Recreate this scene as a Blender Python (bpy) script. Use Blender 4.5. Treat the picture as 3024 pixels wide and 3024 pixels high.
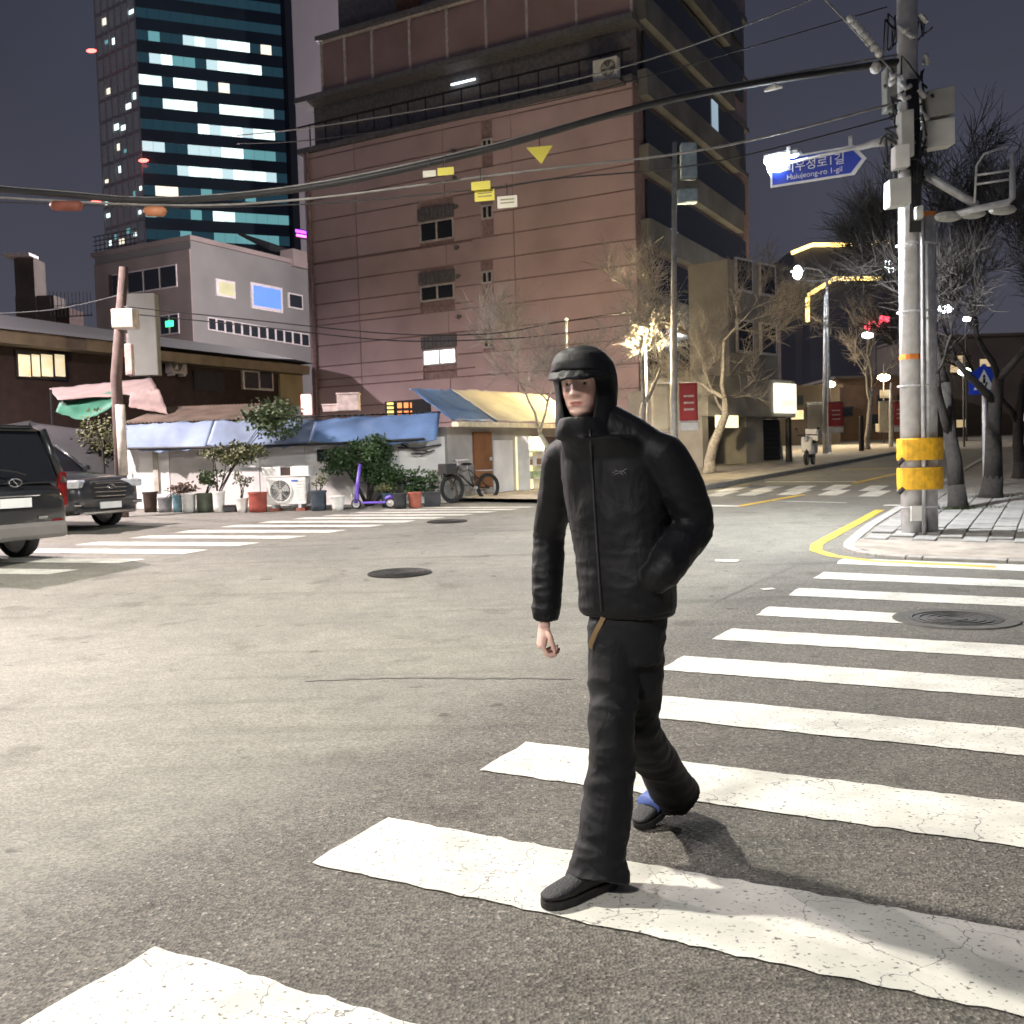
import bpy, math, random
from mathutils import Vector, Matrix, noise
sc = bpy.context.scene
for o in list(bpy.data.objects): bpy.data.objects.remove(o)
COL = sc.collection
# ------------------------------------------------------------------ camera, sky, exposure
CAMH, FPX, PITCH, ROLL = 1.4, 2966.0, -0.0506, -0.02936
_f = Vector((0, math.cos(PITCH), math.sin(PITCH))); _r0 = Vector((1, 0, 0)); _u0 = _r0.cross(_f)
_r = _r0*math.cos(ROLL) + _u0*math.sin(ROLL); _u = -_r0*math.sin(ROLL) + _u0*math.cos(ROLL)
cd = bpy.data.cameras.new('camera'); cam = bpy.data.objects.new('camera', cd); COL.objects.link(cam)
M = Matrix((( _r.x, _u.x, -_f.x, 0), (_r.y, _u.y, -_f.y, 0), (_r.z, _u.z, -_f.z, CAMH), (0, 0, 0, 1)))
cam.matrix_world = M
cd.sensor_width = 36; cd.lens = FPX/3024*36; cd.clip_start = .05; cd.clip_end = 2000
cd.dof.use_dof = True; cd.dof.focus_distance = 3.7; cd.dof.aperture_fstop = 9.0
sc.camera = cam
w = bpy.data.worlds.new('World'); sc.world = w; w.use_nodes = True
nt = w.node_tree; nt.nodes.clear()
wo = nt.nodes.new('ShaderNodeOutputWorld'); bg = nt.nodes.new('ShaderNodeBackground')
tc = nt.nodes.new('ShaderNodeTexCoord'); sp = nt.nodes.new('ShaderNodeSeparateXYZ'); rmp = nt.nodes.new('ShaderNodeValToRGB')
nt.links.new(tc.outputs['Generated'], sp.inputs[0]); nt.links.new(sp.outputs['Z'], rmp.inputs[0])
e = rmp.color_ramp.elements                                   # night sky: city glow low down, darker overhead
e[0].position = 0.0; e[0].color = (.075, .074, .098, 1)
e[1].position = 0.55; e[1].color = (.028, .033, .052, 1)
cl = nt.nodes.new('ShaderNodeTexNoise'); cl.inputs['Scale'].default_value = 2.2; cl.inputs['Detail'].default_value = 5; nt.links.new(tc.outputs['Generated'], cl.inputs['Vector'])
cm = nt.nodes.new('ShaderNodeMapRange'); cm.inputs[1].default_value = .3; cm.inputs[2].default_value = .7; cm.inputs[3].default_value = .82; cm.inputs[4].default_value = 1.2; nt.links.new(cl.outputs['Fac'], cm.inputs[0])
sm_ = nt.nodes.new('ShaderNodeVectorMath'); sm_.operation = 'SCALE'; nt.links.new(rmp.outputs[0], sm_.inputs[0]); nt.links.new(cm.outputs[0], sm_.inputs['Scale'])
nt.links.new(sm_.outputs[0], bg.inputs[0]); bg.inputs[1].default_value = 1.0
nt.links.new(bg.outputs[0], wo.inputs[0])
sc.view_settings.view_transform = 'Standard'; sc.view_settings.look = 'None'
sc.view_settings.exposure = 0.0; sc.view_settings.gamma = 1.0
sc.render.engine = 'CYCLES'
# ------------------------------------------------------------------ helpers
SL = .035
def gz(y):                                                    # the street climbs gently away from the junction
    if y < 7: return 0.0
    if y < 11: return SL*(y-7)**2/8
    if y < 75: return SL*(y-9)
    return SL*66
def ray(x, y): return _f + _r*((x-1512)/FPX) - _u*((y-1512)/FPX)
def at(x, y, Y):
    d = ray(x, y); t = Y/d.y; return Vector((d.x*t, Y, CAMH+d.z*t))
def G(x, y):
    d = ray(x, y); t = .8
    while t < 120:
        if CAMH + d.z*t <= gz(d.y*t): break
        t *= 1.0008
    return Vector((d.x*t, d.y*t, gz(d.y*t)))
def gp(x, y, dz=0): return Vector((x, y, gz(y)+dz))
def topix(P):
    d = Vector(P) - Vector((0, 0, CAMH)); z = d.dot(_f); return 1512+FPX*d.dot(_r)/z, 1512-FPX*d.dot(_u)/z
TH = .50395
U = Vector((math.cos(TH), -math.sin(TH), 0)); V = Vector((math.sin(TH), math.cos(TH), 0)); Z = Vector((0, 0, 1))
MATS = {}
def mat(name, col, rough=.7, metal=0, var=.25, scale=6, bump=.15, bscale=40, emit=0, ecol=None, spec=.5, coat=0, dirt=0):
    if name in MATS: return MATS[name]
    m = bpy.data.materials.new(name); m.use_nodes = True; n = m.node_tree; b = n.nodes['Principled BSDF']
    b.inputs['Roughness'].default_value = rough; b.inputs['Metallic'].default_value = metal
    b.inputs['Specular IOR Level'].default_value = spec
    b.inputs['Coat Weight'].default_value = coat
    co = n.nodes.new('ShaderNodeTexCoord')
    nz = n.nodes.new('ShaderNodeTexNoise'); nz.inputs['Scale'].default_value = scale; nz.inputs['Detail'].default_value = 6
    n.links.new(co.outputs['Object'], nz.inputs['Vector'])
    r = n.nodes.new('ShaderNodeValToRGB'); c = col
    r.color_ramp.elements[0].position = .3; r.color_ramp.elements[1].position = .7
    r.color_ramp.elements[0].color = (c[0]*(1-var), c[1]*(1-var), c[2]*(1-var), 1)
    r.color_ramp.elements[1].color = (min(1, c[0]*(1+var)), min(1, c[1]*(1+var)), min(1, c[2]*(1+var)), 1)
    n.links.new(nz.outputs['Fac'], r.inputs[0]); n.links.new(r.outputs[0], b.inputs['Base Color'])
    if bump:
        nb = n.nodes.new('ShaderNodeTexNoise'); nb.inputs['Scale'].default_value = bscale; nb.inputs['Detail'].default_value = 4
        n.links.new(co.outputs['Object'], nb.inputs['Vector'])
        bp = n.nodes.new('ShaderNodeBump'); bp.inputs['Strength'].default_value = bump; bp.inputs['Distance'].default_value = .01
        n.links.new(nb.outputs['Fac'], bp.inputs['Height']); n.links.new(bp.outputs[0], b.inputs['Normal'])
    if emit:
        ec = ecol or col
        b.inputs['Emission Color'].default_value = (*ec, 1); b.inputs['Emission Strength'].default_value = emit
    MATS[name] = m; return m
class MB:
    def __init__(s): s.v = []; s.f = []
    def add(s, vs, fs):
        o = len(s.v); s.v += [Vector(v) for v in vs]; s.f += [tuple(i+o for i in f) for f in fs]; return s
    def box(s, c, d, X=None, Y=None, Zv=None):
        X = Vector(X or (1, 0, 0)); Y = Vector(Y or (0, 1, 0)); Zv = Vector(Zv or (0, 0, 1)); c = Vector(c)
        vs = [c+X*(d[0]*i/2)+Y*(d[1]*j/2)+Zv*(d[2]*k/2) for k in (-1, 1) for j in (-1, 1) for i in (-1, 1)]
        return s.add(vs, [(0, 2, 3, 1), (4, 5, 7, 6), (0, 1, 5, 4), (2, 6, 7, 3), (0, 4, 6, 2), (1, 3, 7, 5)])
    def tube(s, pts, rad, n=8, cap=True):
        pts = [Vector(p) for p in pts]
        if not hasattr(rad, '__len__'): rad = [rad]*len(pts)
        rings = []; up = None
        for i, p in enumerate(pts):
            t = (pts[min(i+1, len(pts)-1)] - pts[max(i-1, 0)])
            t = t.normalized() if t.length > 1e-9 else Vector((0, 0, 1))
            if up is None: up = t.orthogonal().normalized()
            up = (up - t*up.dot(t)); up = up.normalized() if up.length > 1e-6 else t.orthogonal().normalized()
            w_ = t.cross(up)
            rings.append([p + (up*math.cos(a)+w_*math.sin(a))*rad[i] for a in (2*math.pi*k/n for k in range(n))])
        return s.loft(rings, cap)
    def loft(s, rings, cap=True):
        n = len(rings[0]); vs = [v for r in rings for v in r]; fs = []
        for i in range(len(rings)-1):
            for k in range(n):
                fs.append((i*n+k, i*n+(k+1) % n, (i+1)*n+(k+1) % n, (i+1)*n+k))
        if cap: fs.append(tuple(range(n-1, -1, -1))); fs.append(tuple((len(rings)-1)*n+k for k in range(n)))
        return s.add(vs, fs)
    def grid(s, rows, close=False):
        n = len(rows[0]); vs = [v for r in rows for v in r]; fs = []
        for i in range(len(rows)-1):
            for k in range(n if close else n-1):
                fs.append((i*n+k, i*n+(k+1) % n, (i+1)*n+(k+1) % n, (i+1)*n+k))
        return s.add(vs, fs)
    def prism(s, poly, vec):
        n = len(poly); a = [Vector(p) for p in poly]; b = [p+Vector(vec) for p in a]
        return s.add(a+b, [tuple(range(n-1, -1, -1)), tuple(range(n, 2*n))] + [(i, (i+1) % n, n+(i+1) % n, n+i) for i in range(n)])
    def sphere(s, c, r, n=10, m=7, sc_=(1, 1, 1)):
        c = Vector(c)
        rings = [[c+Vector((math.cos(a)*math.sin(t)*r*sc_[0], math.sin(a)*math.sin(t)*r*sc_[1], math.cos(t)*r*sc_[2])) for a in (2*math.pi*k/n for k in range(n))] for t in (math.pi*(i+.02)/(m+.04) for i in range(m+1))]
        return s.loft(rings)
    def lathe(s, c, prof, n=16):
        c = Vector(c); return s.loft([[c+Vector((math.cos(a)*r, math.sin(a)*r, z)) for a in (2*math.pi*k/n for k in range(n))] for r, z in prof])
    def build(s, name, m, parent=None, smooth=False, bev=0, world=True, kind=None, label=None):
        me = bpy.data.meshes.new(name); vs = s.v
        if parent is not None and world:
            inv = wm(parent).inverted(); vs = [inv @ v for v in vs]
        me.from_pydata([tuple(v) for v in vs], [], s.f); me.update()
        import bmesh
        bm = bmesh.new(); bm.from_mesh(me); bmesh.ops.recalc_face_normals(bm, faces=bm.faces); bm.to_mesh(me); bm.free()
        if smooth:
            for p in me.polygons: p.use_smooth = True
        if m: me.materials.append(m)
        o = bpy.data.objects.new(name, me); COL.objects.link(o)
        if parent is not None: o.parent = parent
        if bev:
            md = o.modifiers.new('bevel', 'BEVEL'); md.width = bev; md.segments = 2; md.limit_method = 'ANGLE'
        if kind: o['kind'] = kind
        if label: o['label'] = label
        return o
def wm(o):
    m = o.matrix_basis.copy()
    while o.parent: o = o.parent; m = o.matrix_basis @ m
    return m
def T(name, label, cat, loc=(0, 0, 0), rz=0, group=None):
    o = bpy.data.objects.new(name, None); COL.objects.link(o); o.location = loc; o.rotation_euler = (0, 0, rz)
    o.empty_display_size = .1; tag(o, label, cat, group); return o
def tag(o, label, cat, group=None):
    o['label'] = label; o['category'] = cat
    if group: o['group'] = group
    return o
def dup(o, loc=None, rz=None, label=None, parent=None):
    c = o.copy(); COL.objects.link(c); c.parent = parent
    if loc is not None: c.location = loc
    if rz is not None: c.rotation_euler = (0, 0, rz)
    if label: c['label'] = label
    for ch in list(o.children):
        dup(ch, parent=c)
    return c
def evalmesh(o):
    dg = bpy.context.evaluated_depsgraph_get(); return bpy.data.meshes.new_from_object(o.evaluated_get(dg))
def remesh(mb, vox, sm=4):
    me = bpy.data.meshes.new('t'); me.from_pydata([tuple(v) for v in mb.v], [], mb.f); me.update()
    o = bpy.data.objects.new('t', me); COL.objects.link(o)
    r = o.modifiers.new('r', 'REMESH'); r.mode = 'VOXEL'; r.voxel_size = vox
    s_ = o.modifiers.new('s', 'SMOOTH'); s_.iterations = sm; s_.factor = .5
    m2 = evalmesh(o); bpy.data.objects.remove(o); return m2
def meshobj(name, me, m, parent):
    """mesh in world coordinates -> child of parent"""
    me.transform(wm(parent).inverted()); me.materials.clear(); me.materials.append(m)
    for p in me.polygons: p.use_smooth = True
    o = bpy.data.objects.new(name, me); COL.objects.link(o); o.parent = parent; return o
def text(s, size, extr, m, parent, M4, name='lettering', align='CENTER'):
    cu = bpy.data.curves.new('t', 'FONT'); cu.body = s; cu.size = size; cu.extrude = extr; cu.align_x = align
    o = bpy.data.objects.new('t', cu); COL.objects.link(o); me = evalmesh(o); bpy.data.objects.remove(o)
    me.transform(M4); me.transform(wm(parent).inverted()); me.materials.clear(); me.materials.append(m); me.name = name
    ob = bpy.data.objects.new(name, me); COL.objects.link(ob); ob.parent = parent; return ob
def frame(o, X, Y):
    X = Vector(X).normalized(); Y = Vector(Y).normalized(); W = X.cross(Y)
    return Matrix(((X.x, Y.x, W.x, o[0]), (X.y, Y.y, W.y, o[1]), (X.z, Y.z, W.z, o[2]), (0, 0, 0, 1)))
def lamp(name, loc, power, col, radius, parent, spot=None, aim=None):
    L = bpy.data.lights.new(name, 'SPOT' if spot else 'POINT'); L.energy = power; L.color = col; L.shadow_soft_size = radius
    if spot: L.spot_size = math.radians(spot); L.spot_blend = .5
    o = bpy.data.objects.new(name, L); COL.objects.link(o); o.parent = parent
    o.location = wm(parent).inverted() @ Vector(loc) if parent else loc
    if aim is not None:
        o.rotation_euler = (wm(parent).to_3x3().inverted() @ (Vector(aim)-Vector(loc))).to_track_quat('-Z', 'Y').to_euler()
    return o
# ------------------------------------------------------------------ shared materials
m_steel = mat('galvanised steel', (.55, .55, .57), .45, .3, .2, 9, .1)
m_conc = mat('pole concrete', (.55, .54, .54), .85, 0, .15, 7, .35, 60)
m_blackm = mat('black metal', (.02, .02, .022), .5, .2)
m_dark = mat('dark void', (.012, .012, .014), .8)
m_cable = mat('cable rubber', (.03, .03, .032), .55)
m_cable2 = mat('grey cable', (.28, .27, .26), .5)
m_white = mat('white plastic', (.72, .71, .68), .5, 0, .1, 5)
m_wpaint = mat('dirty white wall', (.74, .72, .70), .85, 0, .14, 1.6, .3, 25)
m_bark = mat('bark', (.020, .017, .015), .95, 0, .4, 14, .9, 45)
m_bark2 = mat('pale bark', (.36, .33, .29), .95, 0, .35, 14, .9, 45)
m_glassd = mat('dark window glass', (.02, .024, .03), .08, 0, .1, 2, 0)
m_led = mat('led lens', (1, 1, 1), .4, 0, 0, 1, 0, emit=30, ecol=(.86, .94, 1))
m_ledw = mat('warm lens', (1, .9, .6), .4, 0, 0, 1, 0, emit=22, ecol=(1, .8, .42))
# ------------------------------------------------------------------ lamps that light the junction
def street_lamp(label, base, head, power, col, warm=False, radius=.16, spot=158):
    base = Vector(base); head = Vector(head)
    t = T('street_lamp', label, 'street lamp', base)
    arm0 = Vector((base.x, base.y, head.z+.1))
    MB().tube([base, base+Z*3, arm0], [.095, .08, .06], 12).build('pole', m_steel, t, True)
    MB().lathe(base, [(.17, 0), (.17, .1), (.11, .14), (.1, .5)], 12).build('base_plate', m_steel, t)
    d = (head-arm0); d.z = 0; L_ = d.length; d.normalize() if L_ > 0 else None
    MB().tube([arm0-Z*.3, arm0+d*L_*.25+Z*.05, arm0+d*L_*.7+Z*.12, Vector((head.x, head.y, head.z+.1))], [.04, .04, .035, .03], 8).build('arm', m_steel, t, True)
    sd = Vector((-d.y, d.x, 0))
    MB().box(head+Z*.11, (.62, .26, .1), d, sd).build('lamp_head', m_steel, t, bev=.03)
    MB().box(head+Z*.05, (.5, .2, .018), d, sd).build('lens', m_ledw if warm else m_led, t)
    if power: lamp('light', head-Z*.03, power, col, radius, t, spot, head-Z*3)
    return t
# ================================================================== GROUND
def asphalt():
    m = bpy.data.materials.new('asphalt'); m.use_nodes = True; n = m.node_tree; b = n.nodes['Principled BSDF']; L = n.links
    N = n.nodes.new
    co = N('ShaderNodeTexCoord'); P = co.outputs['Object']
    def nz(scale, det=4, rough=.6):
        t = N('ShaderNodeTexNoise'); t.inputs['Scale'].default_value = scale; t.inputs['Detail'].default_value = det; t.inputs['Roughness'].default_value = rough; L.new(P, t.inputs['Vector']); return t.outputs['Fac']
    def ramp(x, a, b_, c0, c1):
        r = N('ShaderNodeValToRGB'); r.color_ramp.elements[0].position = a; r.color_ramp.elements[1].position = b_
        r.color_ramp.elements[0].color = c0; r.color_ramp.elements[1].color = c1; L.new(x, r.inputs[0]); return r.outputs[0]
    def mth(op, a, b_=None):
        t = N('ShaderNodeMath'); t.operation = op
        for i, x in enumerate((a, b_)):
            if x is None: continue
            if isinstance(x, (int, float)): t.inputs[i].default_value = x
            else: L.new(x, t.inputs[i])
        return t.outputs[0]
    def mix(f, a, b_, mode='MIX'):
        t = N('ShaderNodeMix'); t.data_type = 'RGBA'; t.blend_type = mode
        for s_, x in ((t.inputs[0], f), (t.inputs[6], a), (t.inputs[7], b_)):
            if isinstance(x, (int, float)): s_.default_value = x
            elif isinstance(x, tuple): s_.default_value = x
            else: L.new(x, s_)
        return t.outputs[2]
    sx = N('ShaderNodeSeparateXYZ'); L.new(P, sx.inputs[0])
    X, Y = sx.outputs[0], sx.outputs[1]
    # distance across the zebra crossing: older, coarser asphalt under it, smoother pale resurfacing over the junction
    s_ = mth('ADD', mth('MULTIPLY', mth('ADD', X, .7517), U.x), mth('MULTIPLY', mth('ADD', Y, -3.48), U.y))
    s_ = mth('ADD', s_, mth('MULTIPLY', mth('ADD', nz(1.1, 3), -.5), .55))
    msk = N('ShaderNodeMapRange'); msk.interpolation_type = 'SMOOTHSTEP'; L.new(s_, msk.inputs[0]); msk.inputs[1].default_value = -.95; msk.inputs[2].default_value = -.15
    t_ = mth('ADD', mth('MULTIPLY', mth('ADD', X, .7517), V.x), mth('MULTIPLY', mth('ADD', Y, -3.48), V.y))
    m2 = N('ShaderNodeMapRange'); L.new(t_, m2.inputs[0]); m2.inputs[1].default_value = 7.0; m2.inputs[2].default_value = 10.5; m2.inputs[3].default_value = 1; m2.inputs[4].default_value = .25
    mask = mth('MULTIPLY', msk.outputs[0], m2.outputs[0])
    base = mix(mask, (.185, .180, .160, 1), (.128, .121, .110, 1))
    big = ramp(nz(.5, 5), .3, .72, (.8, .8, .8, 1), (1.16, 1.15, 1.12, 1)); base = mix(1.0, base, big, 'MULTIPLY')
    mid = ramp(nz(4.5, 6, .7), .35, .7, (.86, .86, .86, 1), (1.1, 1.1, 1.1, 1)); base = mix(1.0, base, mid, 'MULTIPLY')
    vo = N('ShaderNodeTexVoronoi'); vo.inputs['Scale'].default_value = 95; L.new(P, vo.inputs['Vector'])
    ag = N('ShaderNodeSeparateColor'); L.new(vo.outputs['Color'], ag.inputs[0])
    agr = ramp(ag.outputs[0], .1, .97, (.6, .6, .6, 1), (1.5, 1.48, 1.42, 1))
    base = mix(mth('ADD', mth('MULTIPLY', mask, .35), .65), base, mix(1.0, base, agr, 'MULTIPLY'))
    chips = ramp(ag.outputs[1], .968, .985, (0, 0, 0, 1), (1, 1, 1, 1))
    base = mix(mth('MULTIPLY', chips, mth('ADD', mth('MULTIPLY', mask, .5), .12)), base, (.36, .33, .30, 1))
    pits = ramp(nz(38, 3), .62, .74, (1, 1, 1, 1), (.45, .44, .43, 1)); base = mix(mth('ADD', mth('MULTIPLY', mask, .8), .15), base, mix(1.0, base, pits, 'MULTIPLY'))
    # long dark tyre / seam smears
    st = N('ShaderNodeTexNoise'); st.inputs['Scale'].default_value = 1.0; st.inputs['Detail'].default_value = 5
    mp = N('ShaderNodeMapping'); mp.inputs['Rotation'].default_value = (0, 0, .1); mp.inputs['Scale'].default_value = (.18, 2.6, 1); L.new(P, mp.inputs[0]); L.new(mp.outputs[0], st.inputs['Vector'])
    sm = ramp(st.outputs['Fac'], .58, .72, (1, 1, 1, 1), (.68, .67, .66, 1)); base = mix(.8, base, mix(1.0, base, sm, 'MULTIPLY'))
    stn = ramp(nz(1.7, 4, .55), .60, .70, (1, 1, 1, 1), (.70, .69, .68, 1)); base = mix(1.0, base, stn, 'MULTIPLY')
    oil = ramp(nz(5.5, 2, .4), .70, .76, (1, 1, 1, 1), (.55, .54, .52, 1)); base = mix(1.0, base, oil, 'MULTIPLY')
    L.new(base, b.inputs['Base Color'])
    b.inputs['Roughness'].default_value = .78; b.inputs['Specular IOR Level'].default_value = .35
    h = mth('ADD', mth('MULTIPLY', vo.outputs['Distance'], 1.0), mth('MULTIPLY', nz(160, 3), .6))
    bp = N('ShaderNodeBump'); bp.inputs['Distance'].default_value = .006; L.new(h, bp.inputs['Height']); L.new(mth('ADD', mth('MULTIPLY', mask, .5), .3), bp.inputs['Strength']); L.new(bp.outputs[0], b.inputs['Normal'])
    return m
def paint(name, col, wear=.5):
    m = bpy.data.materials.new(name); m.use_nodes = True; n = m.node_tree; b = n.nodes['Principled BSDF']; L = n.links; N = n.nodes.new
    co = N('ShaderNodeTexCoord'); P = co.outputs['Object']
    v = N('ShaderNodeTexVoronoi'); v.feature = 'DISTANCE_TO_EDGE'; v.inputs['Scale'].default_value = 3.4; v.inputs['Randomness'].default_value = 1
    dn = N('ShaderNodeTexNoise'); dn.inputs['Scale'].default_value = 7; dn.inputs['Detail'].default_value = 5; L.new(P, dn.inputs['Vector'])
    ad = N('ShaderNodeVectorMath'); ad.operation = 'MULTIPLY_ADD'; L.new(dn.outputs['Color'], ad.inputs[0]); ad.inputs[1].default_value = (.16, .16, .16); L.new(P, ad.inputs[2]); L.new(ad.outputs[0], v.inputs['Vector'])
    r = N('ShaderNodeValToRGB'); r.color_ramp.elements[0].position = .002; r.color_ramp.elements[1].position = .008; L.new(v.outputs['Distance'], r.inputs[0])
    br = N('ShaderNodeTexNoise'); br.inputs['Scale'].default_value = 2.2; br.inputs['Detail'].default_value = 3; L.new(P, br.inputs['Vector'])
    brr = N('ShaderNodeValToRGB'); brr.color_ramp.elements[0].position = .46; brr.color_ramp.elements[1].position = .54; L.new(br.outputs['Fac'], brr.inputs[0])
    mx = N('ShaderNodeMath'); mx.operation = 'MAXIMUM'; L.new(r.outputs[0], mx.inputs[0]); inv = N('ShaderNodeMath'); inv.operation = 'SUBTRACT'; inv.inputs[0].default_value = 1; L.new(brr.outputs[0], inv.inputs[1]); L.new(inv.outputs[0], mx.inputs[1])
    sp_ = N('ShaderNodeTexNoise'); sp_.inputs['Scale'].default_value = 60; sp_.inputs['Detail'].default_value = 4; L.new(P, sp_.inputs['Vector'])
    spr = N('ShaderNodeValToRGB'); spr.color_ramp.elements[0].position = .30; spr.color_ramp.elements[1].position = .40; L.new(sp_.outputs['Fac'], spr.inputs[0])
    ml = N('ShaderNodeMath'); ml.operation = 'MULTIPLY'; L.new(mx.outputs[0], ml.inputs[0]); L.new(spr.outputs[0], ml.inputs[1])
    tone = N('ShaderNodeTexNoise'); tone.inputs['Scale'].default_value = 3.2; tone.inputs['Detail'].default_value = 7; L.new(P, tone.inputs['Vector'])
    tr = N('ShaderNodeValToRGB'); tr.color_ramp.elements[0].position = .3; tr.color_ramp.elements[1].position = .66
    tr.color_ramp.elements[0].color = (col[0]*.66, col[1]*.66, col[2]*.66, 1); tr.color_ramp.elements[1].color = (*col, 1); L.new(tone.outputs['Fac'], tr.inputs[0])
    mi = N('ShaderNodeMix'); mi.data_type = 'RGBA'; L.new(ml.outputs[0], mi.inputs[0]); mi.inputs[6].default_value = (.13, .125, .12, 1); L.new(tr.outputs[0], mi.inputs[7])
    L.new(mi.outputs[2], b.inputs['Base Color']); b.inputs['Roughness'].default_value = .7
    bp = N('ShaderNodeBump'); bp.inputs['Strength'].default_value = .35; bp.inputs['Distance'].default_value = .004; L.new(sp_.outputs['Fac'], bp.inputs['Height']); L.new(bp.outputs[0], b.inputs['Normal'])
    return m
m_asph = asphalt(); m_wline = paint('white road paint', (.70, .69, .62)); m_yline = paint('yellow road paint', (.72, .47, .06))
ys = [-60, -20, 0] + [3+.5*i for i in range(20)] + [13, 15, 17, 20, 25, 30, 40, 50, 60, 75, 90, 150, 500, 1200]
xs = [-900, -200, -60, -30, -15, -8, -4, 0, 4, 8, 15, 30, 60, 200, 900]
road = MB().grid([[gp(x, y) for x in xs] for y in ys]).build('road', m_asph, kind='structure')
def mark(parent, name, a, b_, c, d, m, dz=.005, jit=.009, nu=None, seed=0):
    """painted quad a-b (one long edge) / d-c (other), following the ground, ragged edges"""
    a, b_, c, d = map(Vector, (a, b_, c, d)); rnd = random.Random(seed)
    nu = nu or max(6, int((b_-a).length/.045)); nw = 4
    rows = []
    for j in range(nw+1):
        t = j/nw; row = []
        for i in range(nu+1):
            s_ = i/nu
            p = (a*(1-s_)+b_*s_)*(1-t) + (d*(1-s_)+c*s_)*t
            if j in (0, nw): p += (d-a).normalized()*rnd.uniform(-jit, jit)
            if i in (0, nu): p += (b_-a).normalized()*rnd.uniform(-jit, jit)*1.6
            row.append(gp(p.x, p.y, dz))
        rows.append(row)
    return MB().grid(rows).build(name, m, parent)
def structure(name):
    o = bpy.data.objects.new(name, None); COL.objects.link(o); o['kind'] = 'structure'; return o
# near zebra crossing (period and width measured from the photograph)
X0, PER, WID = Vector((-.7517, 3.480, 0)), 1.1656, .488
zeb = structure('crosswalk')
for k in range(-1, 9):
    a = X0 + V*(k*PER); d = a + V*WID; ln = 4.6
    if k == 5:
        l1 = 1.62
        mark(zeb, 'stripe', a, a+U*l1, d+U*(l1+.12), d, m_wline, seed=k)
        a2 = a+U*2.62; d2 = d+U*2.55; mark(zeb, 'stripe', a2, a+U*ln, d+U*ln, d2, m_wline, seed=k+50)
    else:
        mark(zeb, 'stripe', a, a+U*ln, d+U*ln, d, m_wline, seed=k)
# crossing over the street on the left
z2 = structure('crosswalk')
Rr = [((232, 1683), (143, 1698)), ((431, 1652), (348, 1664.5)), ((613, 1624), (542, 1637)), ((768, 1603), (706, 1613)), ((908, 1583), (851, 1591.5)), ((1024, 1566), (970, 1574)), ((1135, 1550.5), (1092, 1557)), ((1230, 1538), (1190, 1544)), ((1317, 1527.5), (1283, 1532.5)), ((1399, 1518.5), (1365, 1523)), ((1469, 1510.5), (1440, 1514.5)), ((1536, 1503), (1508, 1506.5)), ((1580, 1496.5), (1560, 1499.5))]
DL = Vector((-.961, .275, 0))
for i, (fr, nr) in enumerate(Rr):
    c = G(*fr); b_ = G(*nr); ln = 3.0
    mark(z2, 'stripe', b_, b_+DL*ln, c+DL*ln, c, m_wline, seed=100+i, jit=.008)
# crossing over the street going uphill
z3 = structure('crosswalk')
c3 = lambda x, y: G(2050+x*.3623, 1300+y*.3623)
for i, (a, b_) in enumerate([((165, 420), (455, 380)), ((445, 415), (735, 377)), ((735, 412), (1000, 372)), ((1030, 408), (1290, 365)), ((1335, 415), (1590, 372)), ((75, 458), (365, 418)), ((340, 452), (655, 410)), ((665, 448), (965, 405)), ((1000, 450), (1280, 407)), ((1335, 460), (1610, 412)), ((1660, 425), (1800, 405))]):
    A = c3(*a); C = c3(*b_); Uw = U*.42
    mark(z3, 'stripe', A, A+Uw, C, C-Uw, m_wline, seed=200+i, jit=.006)
mk = structure('road_marking')
def line(pts, wd, m, seed=0, name='painted_line'):
    pts = [Vector((p.x, p.y, 0)) for p in pts]
    for i in range(len(pts)-1):
        t = (pts[i+1]-pts[i]).normalized(); nn = Vector((-t.y, t.x, 0))*wd/2
        mark(mk, name, pts[i]-nn, pts[i+1]-nn, pts[i+1]+nn, pts[i]+nn, m, .009, .006, seed=seed+i, nu=max(5, int((pts[i+1]-pts[i]).length/.25)))
line([G(2180, 1496), G(2372, 1462)], .16, m_yline, 300); line([G(2520, 1428), G(2668, 1395)], .16, m_yline, 310)
line([G(2080, 1494), G(2185, 1496)], .3, m_wline, 320); line([G(2280, 1480), G(2500, 1486)], .1, m_wline, 321); line([G(2610, 1493), G(2680, 1494)], .25, m_wline, 322)
line([G(2260, 1424), G(2530, 1423)], .22, m_wline, 330); line([G(2480, 1388), G(2700, 1381)], .22, m_yline, 340)
line([G(2150, 1440), G(2210, 1433)], .15, m_yline, 345)
line([G(2112, 1657), G(2180, 1658)], .17, m_wline, 350); line([G(2250, 1743), G(2285, 1740)], .09, m_wline, 351)
# dark seams and cracks in the surface
m_tar = mat('tar seam', (.12, .115, .10), .8, 0, .3, 12)
def crack(pts, wd, seed):
    rnd = random.Random(seed); P = [G(*p) for p in pts]; out = []
    for i in range(len(P)-1):
        n_ = 14
        for k in range(n_): out.append(P[i].lerp(P[i+1], k/n_))
    l, r_ = [], []
    for i, p in enumerate(out[:-1]):
        t = (out[i+1]-p); t.z = 0; t.normalize(); nn = Vector((-t.y, t.x, 0)); j = nn*rnd.uniform(-.02, .02); ww = wd*rnd.uniform(.35, 1)/2
        l.append(gp(p.x+j.x+nn.x*ww, p.y+j.y+nn.y*ww, .0035)); r_.append(gp(p.x+j.x-nn.x*ww, p.y+j.y-nn.y*ww, .0035))
    MB().grid([l, r_]).build('road_crack', m_tar, road)
crack([(2392, 1648), (2240, 1720), (2075, 1792)], .035, 1)
crack([(900, 2012), (1150, 2002), (1450, 2004), (1730, 2006)], .06, 2)
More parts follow.
